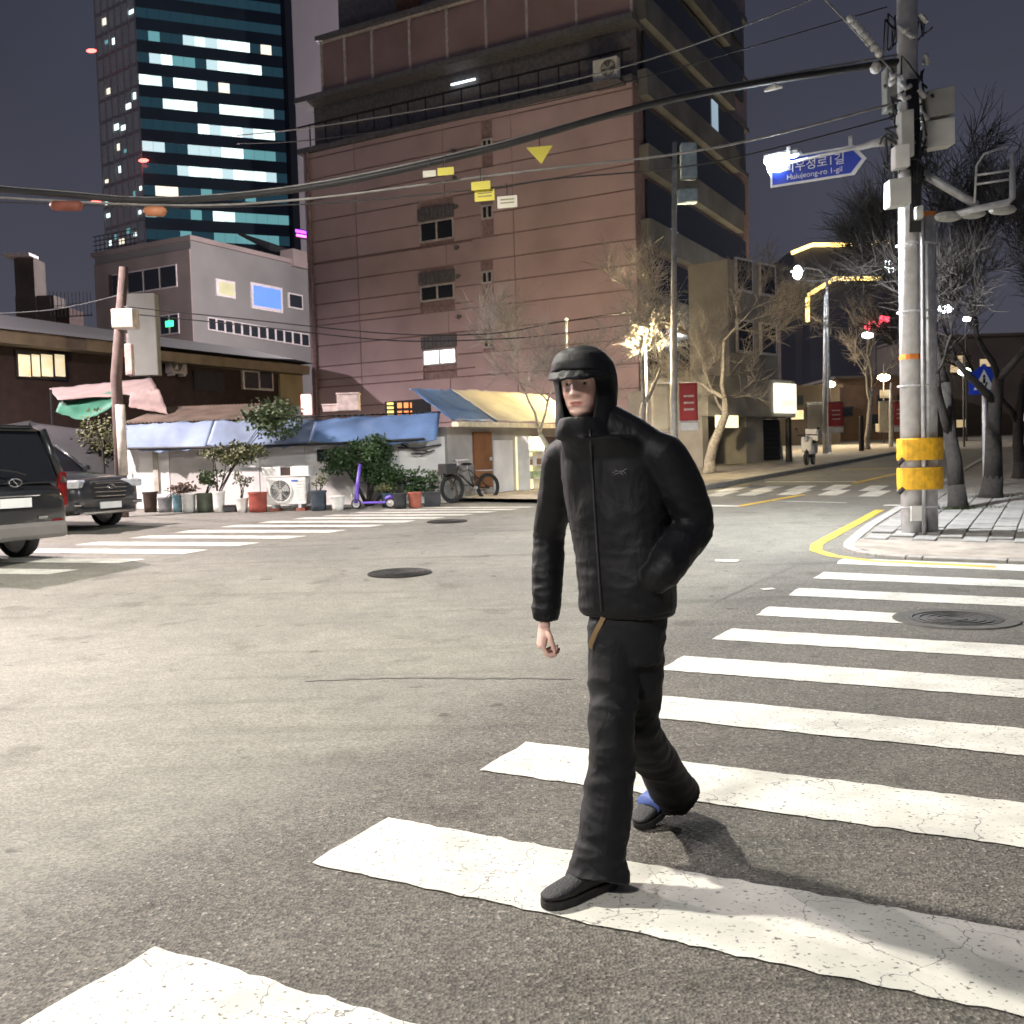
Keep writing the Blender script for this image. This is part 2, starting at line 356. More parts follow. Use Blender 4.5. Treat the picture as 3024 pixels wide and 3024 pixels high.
# manholes
m_iron = mat('cast iron', (.04, .038, .036), .6, .5, .3, 15, .5, 60)
m_collar = mat('manhole collar', (.085, .08, .075), .9, 0, .3, 10, .6)
def manhole(label, c, r, collar):
    c = Vector(c); t = T('manhole_cover', label, 'manhole', c)
    s_ = (gz(c.y+.3)-gz(c.y-.3))/.6
    def disc(r_, dz, n=28): return [Vector((c.x+r_*math.cos(a), c.y+r_*math.sin(a), gz(c.y+r_*math.sin(a))+dz)) for a in (2*math.pi*k/n for k in range(n))]
    if collar: MB().loft([disc(r+.13, .0), disc(r+.12, .0125), disc(r, .0125)], False).build('collar', m_collar, t)
    MB().loft([disc(r, .006), disc(r, .016), disc(r-.03, .016), disc(r-.035, .009), disc(.02, .009)], True).build('lid', m_iron, t)
    rr = r-.07; i = 0
    b = MB()
    while rr > .06:
        b.loft([disc(rr, .006), disc(rr, .015), disc(rr-.02, .015), disc(rr-.025, .006)], False); rr -= .065
    b.build('raised_ring', m_iron, t)
manhole('round iron manhole cover alone in the bare asphalt of the junction', G(1180, 1694), .38, False)
manhole('small dark manhole cover beside the crossing in front of the purple scooter', G(1320, 1541), .37, False)
manhole('manhole cover with patched collar breaking one zebra stripe', G(2822, 1830), .36, True)
# ------------------------------------------------------------------ pavement on the right corner
m_kerb = mat('granite kerb', (.33, .315, .29), .85, 0, .18, 9, .5, 70)
m_pav = mat('pavement slab', (.25, .245, .23), .88, 0, .22, 5, .5, 55)
m_pav2 = mat('pavement slab dark', (.21, .205, .195), .88, 0, .22, 5, .5, 55)
m_bed = mat('pavement bed', (.2, .185, .165), .95, 0, .3, 5, .6, 50)
C0 = G(2440, 1644); C0.z = 0
KH = .12
def kz(a, b_):                                                # dropped kerb at the corner
    d = min(1, max(0, (b_-.5)/2.2)); return .028 + (KH-.028)*d
def sw(a, b_, dz=0):
    p = C0 + U*a + V*b_; return Vector((p.x, p.y, gz(p.y) + kz(a, b_) + dz))
side = bpy.data.objects.new('sidewalk', None); COL.objects.link(side); side['kind'] = 'structure'
def corner_poly(off, n=7, R=1.1):
    out = []
    for i in range(n+1):
        an = math.pi/2*i/n; a = R-(R-off)*math.cos(an) if True else 0; b_ = R-(R-off)*math.sin(an); out.append((a, b_))
    return out
# slab body: strips in a/b space clipped by the rounded corner
def inside(a, b_, off=.0, R=1.1):
    if a < off or b_ < off: return False
    if a < R and b_ < R and (a-R)**2+(b_-R)**2 > (R-off)**2: return False
    return True
def clampc(a, b_, off=.15, R=1.1):
    a = max(a, off); b_ = max(b_, off)
    if a < R and b_ < R:
        d = Vector((a-R, b_-R)); 
        if d.length > R-off: d = d.normalized()*(R-off); a, b_ = R+d.x, R+d.y
    return a, b_
ga = [.15, .4, .7, 1.1, 1.6, 2.3, 3.2, 4.5, 6, 9, 14]; gb = [.15, .4, .7, 1.1, 1.6, 2.3, 3.2, 4.5, 6, 9, 13, 18, 26, 36, 50]
MB().grid([[sw(*clampc(a, b_), -.012) for a in ga] for b_ in gb]).build('pavement_bed', m_bed, side)
# kerb stones
ks = []
pth = [(0.0, 1.1+k*.9) for k in range(30, -1, -1)] + [(1.1-1.1*math.cos(x), 1.1-1.1*math.sin(x)) for x in (.35, .7, 1.05, 1.4)] + [(1.1+k*.9, 0.0) for k in range(0, 10)]
for i in range(len(pth)-1):
    (a0, b0), (a1, b1) = pth[i], pth[i+1]
    def inn(a, b_):
        return clampc(a, b_, .15)
    p0, p1 = sw(a0, b0, .006), sw(a1, b1, .006); q0, q1 = sw(*inn(a0, b0), .006), sw(*inn(a1, b1), .006)
    e_ = (p1-p0).normalized()*.006
    MB().prism([p0+e_, p1-e_, q1-e_, q0+e_], (0, 0, -.22)).build('kerb_stone', m_kerb, side, bev=.012)
# slabs, laid in running bond over the part that can be told apart
rnd = random.Random(5); npv = 0; proto = {}
SA, SB = .30, .60
for jb in range(0, 15):
    for ia in range(0, 26):
        a = .2 + ia*SA; b_ = .2 + jb*SB + (SB/2 if ia % 2 else 0)
        if not inside(a, b_, .18) or not inside(a+SA, b_, .18) or npv >= 290: continue
        if a < 2.3 and b_ < 1.35: continue                    # patched ramp in the corner
        c = sw(a+SA/2, b_+SB/2); px = topix(c)
        if not (2400 < px[0] < 3120): continue
        key = npv % 3
        if key not in proto:
            me = MB().box((0, 0, -.02), (SA-.012, SB-.012, .04)).build('paver', (m_pav, m_pav2, m_pav)[key], None).data
            bpy.data.objects.remove([o for o in bpy.data.objects if o.data == me][0]); proto[key] = me
        o = bpy.data.objects.new('paver', proto[key]); COL.objects.link(o); o.parent = side
        o.location = (c.x, c.y, c.z+rnd.uniform(-.004, .004)+.004); sl = SL
        o.rotation_euler = (rnd.uniform(-.01, .01)+sl*V.y, rnd.uniform(-.01, .01), -TH); npv += 1
        bv = o.modifiers.new('bevel', 'BEVEL'); bv.width = .008; bv.segments = 1
# patched concrete ramp in the corner
m_ramp = mat('patched ramp concrete', (.30, .265, .225), .9, 0, .3, 3.5, .6, 40)
MB().grid([[sw(*clampc(a, b_), .004+.012*noise.noise(Vector((a*3, b_*3, 0)))) for a in (.15, .5, .9, 1.4, 2.28)] for b_ in (.15, .4, .7, 1.0, 1.38)]).build('corner_ramp', m_ramp, side)
# yellow tactile paving
m_tact = mat('tactile paving', (.5, .37, .1), .85, 0, .25, 6, .4)
tl = MB().box((0, 0, -.01), (.29, .29, .04))
for i in range(5):
    for j in range(5): tl.lathe((-.11+.055*i, -.11+.055*j, .01), [(.017, 0), (.013, .006)], 6)
tme = tl.build('tactile_tile', m_tact).data; bpy.data.objects.remove([o for o in bpy.data.objects if o.data == tme][0])
for i in range(6):
    for j in range(2):
        c = sw(2.55+i*.3, .42+j*.3, .012); o = bpy.data.objects.new('tactile_tile', tme); COL.objects.link(o); o.parent = side; o.location = c; o.rotation_euler = (0, 0, -TH)
# yellow no-parking line round the corner
def yl(off): return [C0+U*a+V*b_ for a, b_ in [(-off, 6.5), (-off, 3.2), (-off, 1.2)] + [(1.1-(1.1+off)*math.cos(x), 1.1-(1.1+off)*math.sin(x)) for x in (.4, .8, 1.2)] + [(1.9, -off)]]
A_, B_ = yl(.28), yl(.44)
for i in range(len(A_)-1): mark(mk, 'painted_line', A_[i], A_[i+1], B_[i+1], B_[i], m_yline, .006, .004, seed=400+i, nu=6)
# ------------------------------------------------------------------ pavement across the uphill street and in front of the shacks
m_pav3 = mat('far pavement', (.36, .32, .26), .9, 0, .3, 2.5, .5, 30)
kb = [G(2055, 1452), G(2290, 1408)]; dK = (kb[1]-kb[0]); dK.z = 0; dK.normalize(); nK = Vector((-dK.y, dK.x, 0))
K0 = Vector((kb[0].x, kb[0].y, 0)) - dK*4.0
def fs(s_, t_, dz=0): p = K0+dK*s_+nK*t_; return gp(p.x, p.y, dz)
far = bpy.data.objects.new('sidewalk', None); COL.objects.link(far); far['kind'] = 'structure'
MB().grid([[fs(s_, t_, .10) for t_ in (.16, 2.5, 5.6)] for s_ in range(0, 42, 3)]).build('pavement_surface', m_pav3, far)
for i in range(28): MB().prism([fs(i*1.2+.006, 0, .115), fs(i*1.2+1.194, 0, .115), fs(i*1.2+1.194, .16, .115), fs(i*1.2+.006, .16, .115)], (0, 0, -.25)).build('kerb_stone', m_kerb, far, bev=.01)
# ================================================================== BUILDINGS
m_pink = mat('pink wall panel', (.52, .385, .40), .85, 0, .16, .45, .25, 12)
m_pinkj = mat('panel joint', (.29, .2, .205), .9)
m_frame = mat('pale window frame', (.55, .5, .5), .55)
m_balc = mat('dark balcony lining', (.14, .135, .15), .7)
m_panelg = mat('balcony glazing', (.30, .21, .21), .3, 0, .2, .6, 0)
m_lit = mat('lit room window', (.9, .95, 1), .5, 0, 0, 1, 0, emit=3.0, ecol=(.85, .95, 1))
def wallbox(b, o, X, Yn, x0, x1, z0, z1, d0, d1):
    """box on a facade: X along it, Yn outward normal"""
    c = Vector((o.x, o.y, 0)) + X*((x0+x1)/2) + Yn*((d0+d1)/2) + Z*((z0+z1)/2)
    return b.box(c, (abs(x1-x0), abs(d1-d0), z1-z0), X, Yn)
# ---- pink block of flats
PC = Vector((5.1, 39.2, 0)); PZ0 = gz(39.2)-.3; PW, PD = 16.2, 16.0
pk = T('apartment_block', 'tall pink panelled block with glazed balcony storeys behind the blue roofed shacks', 'building', (PC.x, PC.y, PZ0))
PX = -U; PN = -V                                              # along front going left, outward normal
ZT = 15.75
core = MB()
core.box(PC + PX*(PW/2) + V*(PD/2) + Z*((PZ0+ZT)/2), (PW, PD, ZT-PZ0), PX, V); core.build('wall', m_pinkj, pk)
holes = []
W1 = [(9.0, 11.05, z) for z in (6.1, 8.95, 11.75)]            # wide windows: x0,x1,sill z
def px2wall(px, py):
    """pixel -> (x along front, z) on the front wall"""
    d = ray(px, py); n_ = PN; t = (PC-Vector((0, 0, CAMH))).dot(n_)/d.dot(n_); P = Vector((0, 0, CAMH))+d*t
    return (P-PC).dot(PX), P.z
wins = []
for (x0, y0, x1, y1, kind) in [(1242, 650, 1342, 712, 'w'), (1244, 840, 1344, 888, 'w'), (1252, 1030, 1350, 1078, 'l'), (1424, 410, 1456, 444, 's'), (1424, 605, 1458, 648, 's'), (1424, 800, 1458, 838, 's'), (1430, 990, 1462, 1028, 's')]:
    a, zb = px2wall(x0, y1); b_, zt = px2wall(x1, y0); a, b_ = max(a, b_), min(a, b_)
    zb2 = px2wall((x0+x1)/2, y1)[1]; zt2 = px2wall((x0+x1)/2, y0)[1]
    wins.append((b_, a, zb2, zt2, kind))
# panels: courses with open joints, left out where a window sits
zc = PZ0+.5; courses = []
while zc < ZT-.2: courses.append((zc, min(zc+.93, ZT))); zc += .95
cols = [(0.0, 5.3), (5.32, 8.6), (8.62, 13.3), (13.32, PW)]
for (z0, z1) in courses:
    for (x0, x1) in cols:
        segs = [(x0, x1)]
        for (wa, wb, wz0, wz1, k) in wins:
            if wz0 < z1 and wz1 > z0:
                ns = []
                for (s0, s1) in segs:
                    if wb <= s0 or wa >= s1: ns.append((s0, s1))
                    else:
                        if wa-s0 > .05: ns.append((s0, wa))
                        if s1-wb > .05: ns.append((wb, s1))
                segs = ns
        for (s0, s1) in segs:
            b = MB(); wallbox(b, PC, PX, PN, s0+.008, s1-.008, z0+.02, z1-.02, 0.002, .075+random.Random(int(s0*10+z0*77)).uniform(-.006, .006)); b.build('wall_panel', m_pink, pk)
for i, (a, b_, z0, z1, k) in enumerate(wins):
    f = MB()
    for q in ((a, a+.07, z0, z1), (b_-.07, b_, z0, z1), (a, b_, z0, z0+.07), (a, b_, z1-.07, z1), ((a+b_)/2-.03, (a+b_)/2+.03, z0+.07, z1-.07)): wallbox(f, PC, PX, PN, *q, -.0, .1)
    wo_ = f.build('window', m_frame, pk)
    for h_ in range(2):
        g = MB(); wallbox(g, PC, PX, PN, a+.07+h_*(b_-a)/2-.02*h_, (a+b_)/2-.03+h_*(b_-a)/2-.02*h_, z0+.07, z1-.07, .012, .03); g.build('pane', m_lit if k == 'l' else m_glassd, wo_)
    if k in 'wl':
        g = MB()
        for q in range(9): wallbox(g, PC, PX, PN, a-.05+q*(b_-a+.1)/9, a-.05+q*(b_-a+.1)/9+.18, z1+.05, z1+.55, .08, .14)
        g.build('louvre', m_balc, wo_)
        g = MB(); wallbox(g, PC, PX, PN, a-.9, PW-.3, z0-.25, z0-.2, .08, .13); g.build('pipe', m_pinkj, pk)
# corner pipe
b = MB(); b.tube([PC+PX*(PW-.35)+PN*.2+Z*PZ0, PC+PX*(PW-.35)+PN*.2+Z*ZT], .09, 8); b.build('drain_pipe', m_pinkj, pk)
for zz in (7.6, 9.3, 10.5, 12.2, 13.4, 14.5):
    MB().tube([PC+PX*8.0+PN*.08+Z*zz, PC+PX*8.0+PN*.22+Z*zz, PC+PX*8.0+PN*.24+Z*(zz-.12)], .07, 8).build('vent', m_balc, pk)
# dark open balcony storey
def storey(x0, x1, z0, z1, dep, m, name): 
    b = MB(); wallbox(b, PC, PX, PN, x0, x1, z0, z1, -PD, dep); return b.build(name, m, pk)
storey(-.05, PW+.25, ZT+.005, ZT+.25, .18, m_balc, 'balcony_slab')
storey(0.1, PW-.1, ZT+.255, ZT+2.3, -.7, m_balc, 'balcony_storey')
b = MB()
for i in range(18): wallbox(b, PC, PX, PN, .3+i*.9, .34+i*.9, ZT+.25, ZT+1.15, .2, .25)
wallbox(b, PC, PX, PN, -.02, PW+.15, ZT+1.15, ZT+1.21, .18, .26); b.build('railing', m_blackm, pk)
b = MB(); wallbox(b, PC, PX, PN, 7.3, 8.5, ZT+1.75, ZT+1.82, -.6, -.55); b.build('tube_light', m_lit, pk)
storey(-.1, PW+.3, ZT+2.305, ZT+2.55, .2, m_balc, 'balcony_slab')
Z2 = ZT+2.56; storey(.0, PW-1.2, Z2, Z2+2.25, -.15, m_panelg, 'glazed_storey')
xe = [0, 2.3, 4.5, 6.4, 8.3, 10.2, 12.2, 13.7, PW-1.2]
for i in range(len(xe)-1):
    g = MB(); wallbox(g, PC, PX, PN, xe[i]+.06, xe[i+1]-.06, Z2+.08, Z2+2.1, -.13, -.07); g.build('pane', m_panelg, pk)
for i, x_ in enumerate(xe):
    g = MB(); wallbox(g, PC, PX, PN, x_-.05, x_+.05, Z2+.02, Z2+2.2, -.14, 0.0); g.build('mullion', m_frame, pk)
for zz in (Z2-.0, Z2+2.2):
    g = MB(); wallbox(g, PC, PX, PN, -.05, PW-1.1, zz, zz+.07, -.14, .03); g.build('rail', m_frame, pk)
storey(-.1, PW-1.0, Z2+2.30, Z2+2.5, .15, m_balc, 'balcony_slab')
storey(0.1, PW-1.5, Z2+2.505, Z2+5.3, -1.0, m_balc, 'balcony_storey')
m_brown = mat('brown shutter', (.16, .085, .05), .7)
g = MB(); wallbox(g, PC, PX, PN, 10.2, 11.4, Z2+2.55, Z2+5.2, -.98, -.9); g.build('shutter', m_brown, pk)
storey(-.1, PW-1.0, Z2+5.305, Z2+5.6, .15, m_balc, 'balcony_slab'); storey(0, PW-1.2, Z2+5.605, Z2+8.4, -.2, m_panelg, 'glazed_storey')
# street side of the block: dark balconies stepping back
m_side = mat('grey side cladding', (.17, .17, .17), .7, 0, .3, .7)  # even grey, tone varied at random
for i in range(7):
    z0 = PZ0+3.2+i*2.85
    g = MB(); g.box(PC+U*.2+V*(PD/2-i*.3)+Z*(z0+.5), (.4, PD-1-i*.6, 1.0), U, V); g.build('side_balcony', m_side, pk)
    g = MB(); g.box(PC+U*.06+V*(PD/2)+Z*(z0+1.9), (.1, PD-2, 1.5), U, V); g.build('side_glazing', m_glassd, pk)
for (t_, zz, hh) in ((4, 9.5, 1.2), (10, 16.5, 1.3), (6, 12.5, .9)):
    g = MB(); g.box(PC+U*.13+V*t_+Z*(PZ0+zz), (.04, .9, hh), U, V); g.build('lit_window', mat('dim blue window', (.3, .4, .5), .4, 0, .1, 2, 0, emit=.5, ecol=(.55, .75, .9)), pk)
# air conditioner boxes on the block
def ac_unit(label, c, X, Nn, wd=.86, ht=.62, dp=.32, legs=True, m=None, group=None):
    c = Vector(c); t = T('air_conditioner', label, 'air conditioner', c, math.atan2(X.y, X.x), group)
    m = m or m_white
    MB().box(c+Z*(ht/2+.08), (wd, dp, ht), X, Nn).build('casing', m, t, bev=.02)
    fc = c + X*(-wd*.14) + Nn*(dp/2+.004) + Z*(ht/2+.08); R_ = ht*.4
    b = MB(); ring = lambda r, d: [fc+Nn*d+(X*math.cos(a)+Z*math.sin(a))*r for a in (2*math.pi*k/24 for k in range(24))]
    b.loft([ring(R_+.02, 0), ring(R_+.02, .02), ring(R_-.01, .02), ring(R_-.01, 0)], False); b.build('fan_ring', m, t)
    MB().add(ring(R_-.01, .002), [tuple(range(24))]).build('fan_recess', m_dark, t)
    for k in range(3):
        a = 2*math.pi*k/3+.4; p = [fc+Nn*.006+(X*math.cos(a+q)+Z*math.sin(a+q))*rr for q, rr in ((0, .04), (-.45, R_*.85), (.35, R_*.85), (.5, .04))]
        MB().prism(p, Nn*.006).build('fan_blade', mat('fan blade', (.35, .35, .34), .5), t)
    b = MB()
    for k in range(1, 6): r = R_*k/6; b.tube(ring(r, .022)+[ring(r, .022)[0]], .004, 4, False)
    for k in range(8): a = 2*math.pi*k/8; b.tube([fc+Nn*.022, fc+Nn*.022+(X*math.cos(a)+Z*math.sin(a))*R_], .004, 4)
    b.build('fan_grille', m, t)
    b = MB()
    for k in range(7): b.box(c+X*(wd*.36)+Nn*(dp/2+.005)+Z*(.2+k*ht*.11), (wd*.2, .01, .02), X, Nn)
    b.build('vent_slat', m, t)
    if legs:
        for s_ in (-1, 1): MB().box(c+X*(s_*wd*.33)+Z*.04, (.07, dp*1.05, .08), X, Nn).build('foot', m_steel, t)
    return t
a, z_ = px2wall(1845, 262); ac_unit('air conditioner unit high on the dark balcony of the pink block', PC+PX*px2wall(1808, 255)[0]+PN*.55+Z*(px2wall(1808, 258)[1]), PX, PN, 1.0, .8)
MB().box(PC+PX*px2wall(1808, 255)[0]+PN*.5+Z*(px2wall(1808, 258)[1]-.04), (1.2, .9, .06), PX, PN).build('ledge', m_balc, pk)
# ---- house / garage on the uphill street
m_gcon = mat('garage concrete', (.3, .285, .26), .85, 0, .18, 1.4, .3, 20)
m_upper = mat('grey upper wall', (.27, .25, .22), .85, 0, .2, .9, .3, 18)
g0 = Vector((6.6, 34.5, 0)); g1 = Vector((10.75, 38.6, 0)); GX = (g1-g0).normalized(); GN = Vector((GX.y, -GX.x, 0)); GL = (g1-g0).length; gz0 = gz(34.5)-.1
ga_ = T('corner_garage', 'grey concrete building with open garage mouth and lit shop sign beside the banner pole', 'building', (g0.x, g0.y, gz0))
def gb_(x0, x1, z0, z1, d0, d1, name, m, par=None, bev=0):
    b = MB(); wallbox(b, g0, GX, GN, x0, x1, gz0+z0, gz0+z1, d0, d1); return b.build(name, m, par or ga_, bev=bev)
gb_(0, GL, 0, 3.0, -3.2, -2.6, 'back_wall', m_gcon); gb_(0, .35, 0, 1.95, -2.6, 0, 'pier', m_gcon); gb_(2.75, 3.9, 0, 1.95, -2.6, 0, 'pier', m_gcon)
gb_(.0, GL, 1.955, 3.35, -2.6, .25, 'lintel', m_gcon, bev=.02); gb_(3.905, GL, 0, .35, -2.6, .05, 'step', m_gcon); gb_(3.95, GL-.1, .355, 1.9, -2.5, -.4, 'shutter', m_dark)
for i in range(8): gb_(3.96, GL-.12, .4+i*.18, .4+i*.18+.15, -.395, -.36, 'shutter_slat', m_blackm)
gb_(2.2, GL-.3, 3.355, 7.6, -2.0, -.3, 'upper_wall', m_upper)
for zz in (4.3, 6.5):
    for xx in (2.6, 4.2):
        wn = gb_(xx, xx+1.1, zz, zz+1.2, -.29, -.2, 'window', m_frame); gb_(xx+.08, xx+1.02, zz+.08, zz+1.12, -.25, -.19, 'pane', m_glassd, wn)
m_signy = mat('lit shop sign', (1, .93, .7), .5, 0, 0, 1, 0, emit=1.3, ecol=(1, .88, .58)); m_signw = mat('lit white sign', (1, 1, 1), .5, 0, 0, 1, 0, emit=1.3, ecol=(1, .95, .75))
t = tag(gb_(4.2, 5.6, 2.1, 3.2, .28, .42, 'shop_sign', m_signw), 'lit white and yellow shop sign box on the concrete lintel', 'sign'); 
t.parent = None; t.matrix_basis = Matrix.Translation(ga_.location)
MB().box(g0+GX*5.0+GN*.424+Z*(gz0+2.45), (1.0, .006, .28), GX, GN).build('print_band', m_signy, t)
lp = T('lit_signboard', 'small cream lit signboard hanging at the left edge of the garage mouth', 'sign', g0+GX*.7+GN*.5+Z*(gz0+1.5))
MB().box(g0+GX*.75+GN*.5+Z*(gz0+1.75), (1.3, .1, .42), GX, GN).build('light_box', m_signy, lp, bev=.01); MB().box(g0+GX*.75+GN*.3+Z*(gz0+2.0), (.06, .5, .06), GX, GN).build('bracket', m_blackm, lp)
# ---- glass tower far behind
TA = at(412, 300, 190); TA.z = 0; TXd = Vector((.93, .368, 0)).normalized(); TNn = Vector((TXd.y, -TXd.x, 0))
tw = T('glass_tower', 'tall teal glass office tower with scattered lit floors', 'building', TA)
TWd = 26.6; FH = 4.05
m_tgl = mat('tower glass', (.02, .045, .055), .12, 0, .3, .05, 0, emit=.075, ecol=(.16, .5, .72)); m_tsp = mat('tower spandrel', (.07, .10, .13), .35, .3, .2, .1, 0)  # faint teal emission tints the unlit panes as well
m_tlit = mat('tower lit pane', (.8, 1, .97), .5, 0, .0, 1, 0, emit=1.9, ecol=(.78, 1, .97)); m_tdim = mat('tower dim pane', (.2, .5, .55), .4, 0, 0, 1, 0, emit=.35, ecol=(.35, .9, .95))
m_tlit2 = mat('tower lit pane softer', (.8, 1, .97), .5, 0, .0, 1, 0, emit=1.25, ecol=(.72, .95, .95)); m_tlit3 = mat('tower lit pane dimmer', (.8, 1, .97), .5, 0, .0, 1, 0, emit=.8, ecol=(.7, .95, 1))
m_twarm = mat('tower warm pane', (1, .9, .7), .4, 0, 0, 1, 0, emit=1.3, ecol=(1, .9, .7))
MB().box(TA+TXd*(TWd/2)-TNn*12.0+Z*55, (TWd-.2, 23.8, 110), TXd, TNn).build('core', m_tsp, tw)
LB = [(546, 747, 100, 145, 2), (767, 792, 148, 150, 3), (457, 580, 138, 165, 1), (617, 762, 178, 205, 2), (438, 590, 195, 232, 2), (428, 592, 262, 300, 2), (644, 814, 300, 338, 2), (592, 651, 352, 368, 2), (654, 814, 368, 400, 2), (521, 590, 403, 425, 2), (595, 720, 420, 448, 2), (720, 810, 430, 462, 1), (435, 590, 452, 490, 2), (595, 804, 478, 520, 2), (624, 690, 600, 625, 2), (690, 820, 618, 650, 1), (480, 505, 530, 545, 3), (644, 830, 672, 712, 1), (674, 806, 722, 758, 2), (600, 815, 545, 600, 0), (645, 680, 245, 260, 3)]
NCOL = 13; cw = TWd/NCOL
pm = {}
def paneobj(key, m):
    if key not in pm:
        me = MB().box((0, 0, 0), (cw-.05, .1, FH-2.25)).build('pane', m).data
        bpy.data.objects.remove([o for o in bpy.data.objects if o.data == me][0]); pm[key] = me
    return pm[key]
ang = math.atan2(TXd.y, TXd.x); n_p = 0
for i in range(9, 26):
    zf = i*FH
    MB().box(TA+TXd*(TWd/2)+TNn*.05+Z*(zf+FH-.85), (TWd, .3, 2.2), TXd, TNn).build('spandrel', m_tsp, tw)
    for j in range(NCOL):
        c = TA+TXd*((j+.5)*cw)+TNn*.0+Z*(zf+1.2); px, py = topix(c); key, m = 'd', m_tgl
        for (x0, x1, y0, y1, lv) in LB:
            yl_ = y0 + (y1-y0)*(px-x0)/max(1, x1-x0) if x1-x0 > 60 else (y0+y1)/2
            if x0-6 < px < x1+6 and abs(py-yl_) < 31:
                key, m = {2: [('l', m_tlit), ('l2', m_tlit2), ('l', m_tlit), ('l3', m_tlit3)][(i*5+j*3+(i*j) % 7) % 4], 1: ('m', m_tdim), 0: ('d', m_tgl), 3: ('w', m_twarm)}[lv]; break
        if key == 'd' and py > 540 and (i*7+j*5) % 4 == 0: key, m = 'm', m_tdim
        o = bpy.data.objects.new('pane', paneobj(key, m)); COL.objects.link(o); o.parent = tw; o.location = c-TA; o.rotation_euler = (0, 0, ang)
# left facet of the tower: pale mullioned side, city reflections put in as a faint glow
TL = Vector((-.80, .60, 0)); TLn = Vector((-TL.y, TL.x, 0)); TLn = TLn if TLn.y < 0 else -TLn
m_tside = mat('tower side glow glass', (.14, .14, .16), .15, .4, .7, .25, 0, emit=.06, ecol=(.6, .6, .7)); m_mull = mat('tower mullion', (.4, .39, .42), .5)
LWd = 13.0
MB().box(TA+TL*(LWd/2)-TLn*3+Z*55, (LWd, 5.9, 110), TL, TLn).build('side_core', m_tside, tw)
rnd = random.Random(4)
for j in range(7): MB().box(TA+TL*(j*LWd/6)+TLn*.1+Z*55, (.22, .35, 110), TL, TLn).build('mullion', m_mull, tw)
for i in range(9, 26):
    MB().box(TA+TL*(LWd/2)+TLn*.08+Z*(i*FH), (LWd, .2, .5), TL, TLn).build('spandrel', m_mull, tw)
    for j in range(6):
        if rnd.random() < (.2 if i > 17 else .42):
            MB().box(TA+TL*((j+rnd.uniform(.3, .7))*LWd/6)+TLn*.05+Z*(i*FH+rnd.uniform(.9, 2.6)), (rnd.uniform(.6, 1.7), .12, rnd.uniform(.4, 1.2)), TL, TLn).build('lit_pane', (m_tlit, m_tlit, m_tdim, m_twarm)[rnd.randrange(4)], tw)
for (px, py) in ((270, 150), (424, 474), (284, 596)):
    p = at(px, py, 188.5); MB().sphere(p, .7, 8, 5, (1.4, .6, .5)).build('warning_light', mat('red beacon', (1, .1, .1), .4, 0, 0, 1, 0, emit=6, ecol=(1, .12, .1)), tw)
# navy shaft and the pale slab building beside the tower
s0 = at(822, 300, 200); s0.z = 0; s1 = at(852, 300, 200); s1.z = 0
t = MB().box((s0+s1)/2+Z*55+Vector((0, 4, 0)), ((s1-s0).length, 8, 110)).build('tower_shaft', mat('navy shaft', (.035, .04, .06), .5, 0, .2, .1, 0)); t.parent = None
tag(t, 'dark navy shaft standing between the glass tower and the pale slab', 'building')
s0 = at(852, 350, 120); s1 = at(1010, 350, 126); s0.z = s1.z = 0; X_ = (s1-s0).normalized()
sl = T('slab_building', 'tall plain pale grey slab building rising behind the pink block', 'building', s0)
m_slab = mat('pale slab wall', (.78, .72, .74), .85, 0, .08, .12, .1, 3, emit=.0)
MB().box((s0+s1)/2+V*6+Z*35, ((s1-s0).length, 10, 70), X_, Vector((-X_.y, X_.x, 0))).build('wall', m_slab, sl)
for i in range(5, 20): MB().box((s0+s1)/2+V*6-Vector((-X_.y, X_.x, 0))*5.02+Z*(i*3.4), ((s1-s0).length-.1, .06, .06), X_, Vector((-X_.y, X_.x, 0))).build('joint_strip', m_frame, sl)
nb = T('neon_sign', 'small purple and pink neon strip on the pale slab', 'sign', at(893, 690, 112))
c = at(893, 685, 112); MB().box(c, (1.8, .2, .28), X_).build('purple_tube', mat('purple neon', (.5, .1, 1), .4, 0, 0, 1, 0, emit=5, ecol=(.35, .05, 1)), nb); MB().box(c-Z*.45, (1.6, .2, .22), X_).build('pink_tube', mat('pink neon', (1, .2, .7), .4, 0, 0, 1, 0, emit=5, ecol=(1, .12, .6)), nb)
MB().box(c+Vector((0, .3, -.2)), (2.0, .3, 1.0), X_).build('back_box', m_blackm, nb)
# ---- grey corner building on the left
gc = at(575, 1000, 85); gc.z = 0; BZ = 20.6
m_grey = mat('grey stucco', (.16, .156, .152), .85, 0, .12, .3, .2, 8); m_greyl = mat('brown grey stucco', (.22, .18, .17), .85, 0, .2, .3, .2, 8)
gr = T('grey_building', 'grey flat roofed building with strip windows and a blue lit window', 'building', gc)
MB().box(gc+V*8.3-U*5.9+Z*(BZ/2), (11.8, 16.6, BZ), U, V).build('wall', m_grey, gr)
def gr_px(px, py):
    d = ray(px, py); t = (gc-Vector((0, 0, CAMH))).dot(U)/d.dot(U); P = Vector((0, 0, CAMH))+d*t; return (P-gc).dot(V), P.z
def gr_rect(x0, y0, x1, y1, name, m, dep=.12, par=None):
    a, za = gr_px(x0, (y0+y1)/2); b_, zb = gr_px(x1, (y0+y1)/2); hh = abs(gr_px((x0+x1)/2, y0)[1]-gr_px((x0+x1)/2, y1)[1]); zm = gr_px((x0+x1)/2, (y0+y1)/2)[1]
    return MB().box(gc+U*(dep/2)+V*((a+b_)/2)+Z*zm, (dep, abs(b_-a), hh), U, V).build(name, m, par or gr)
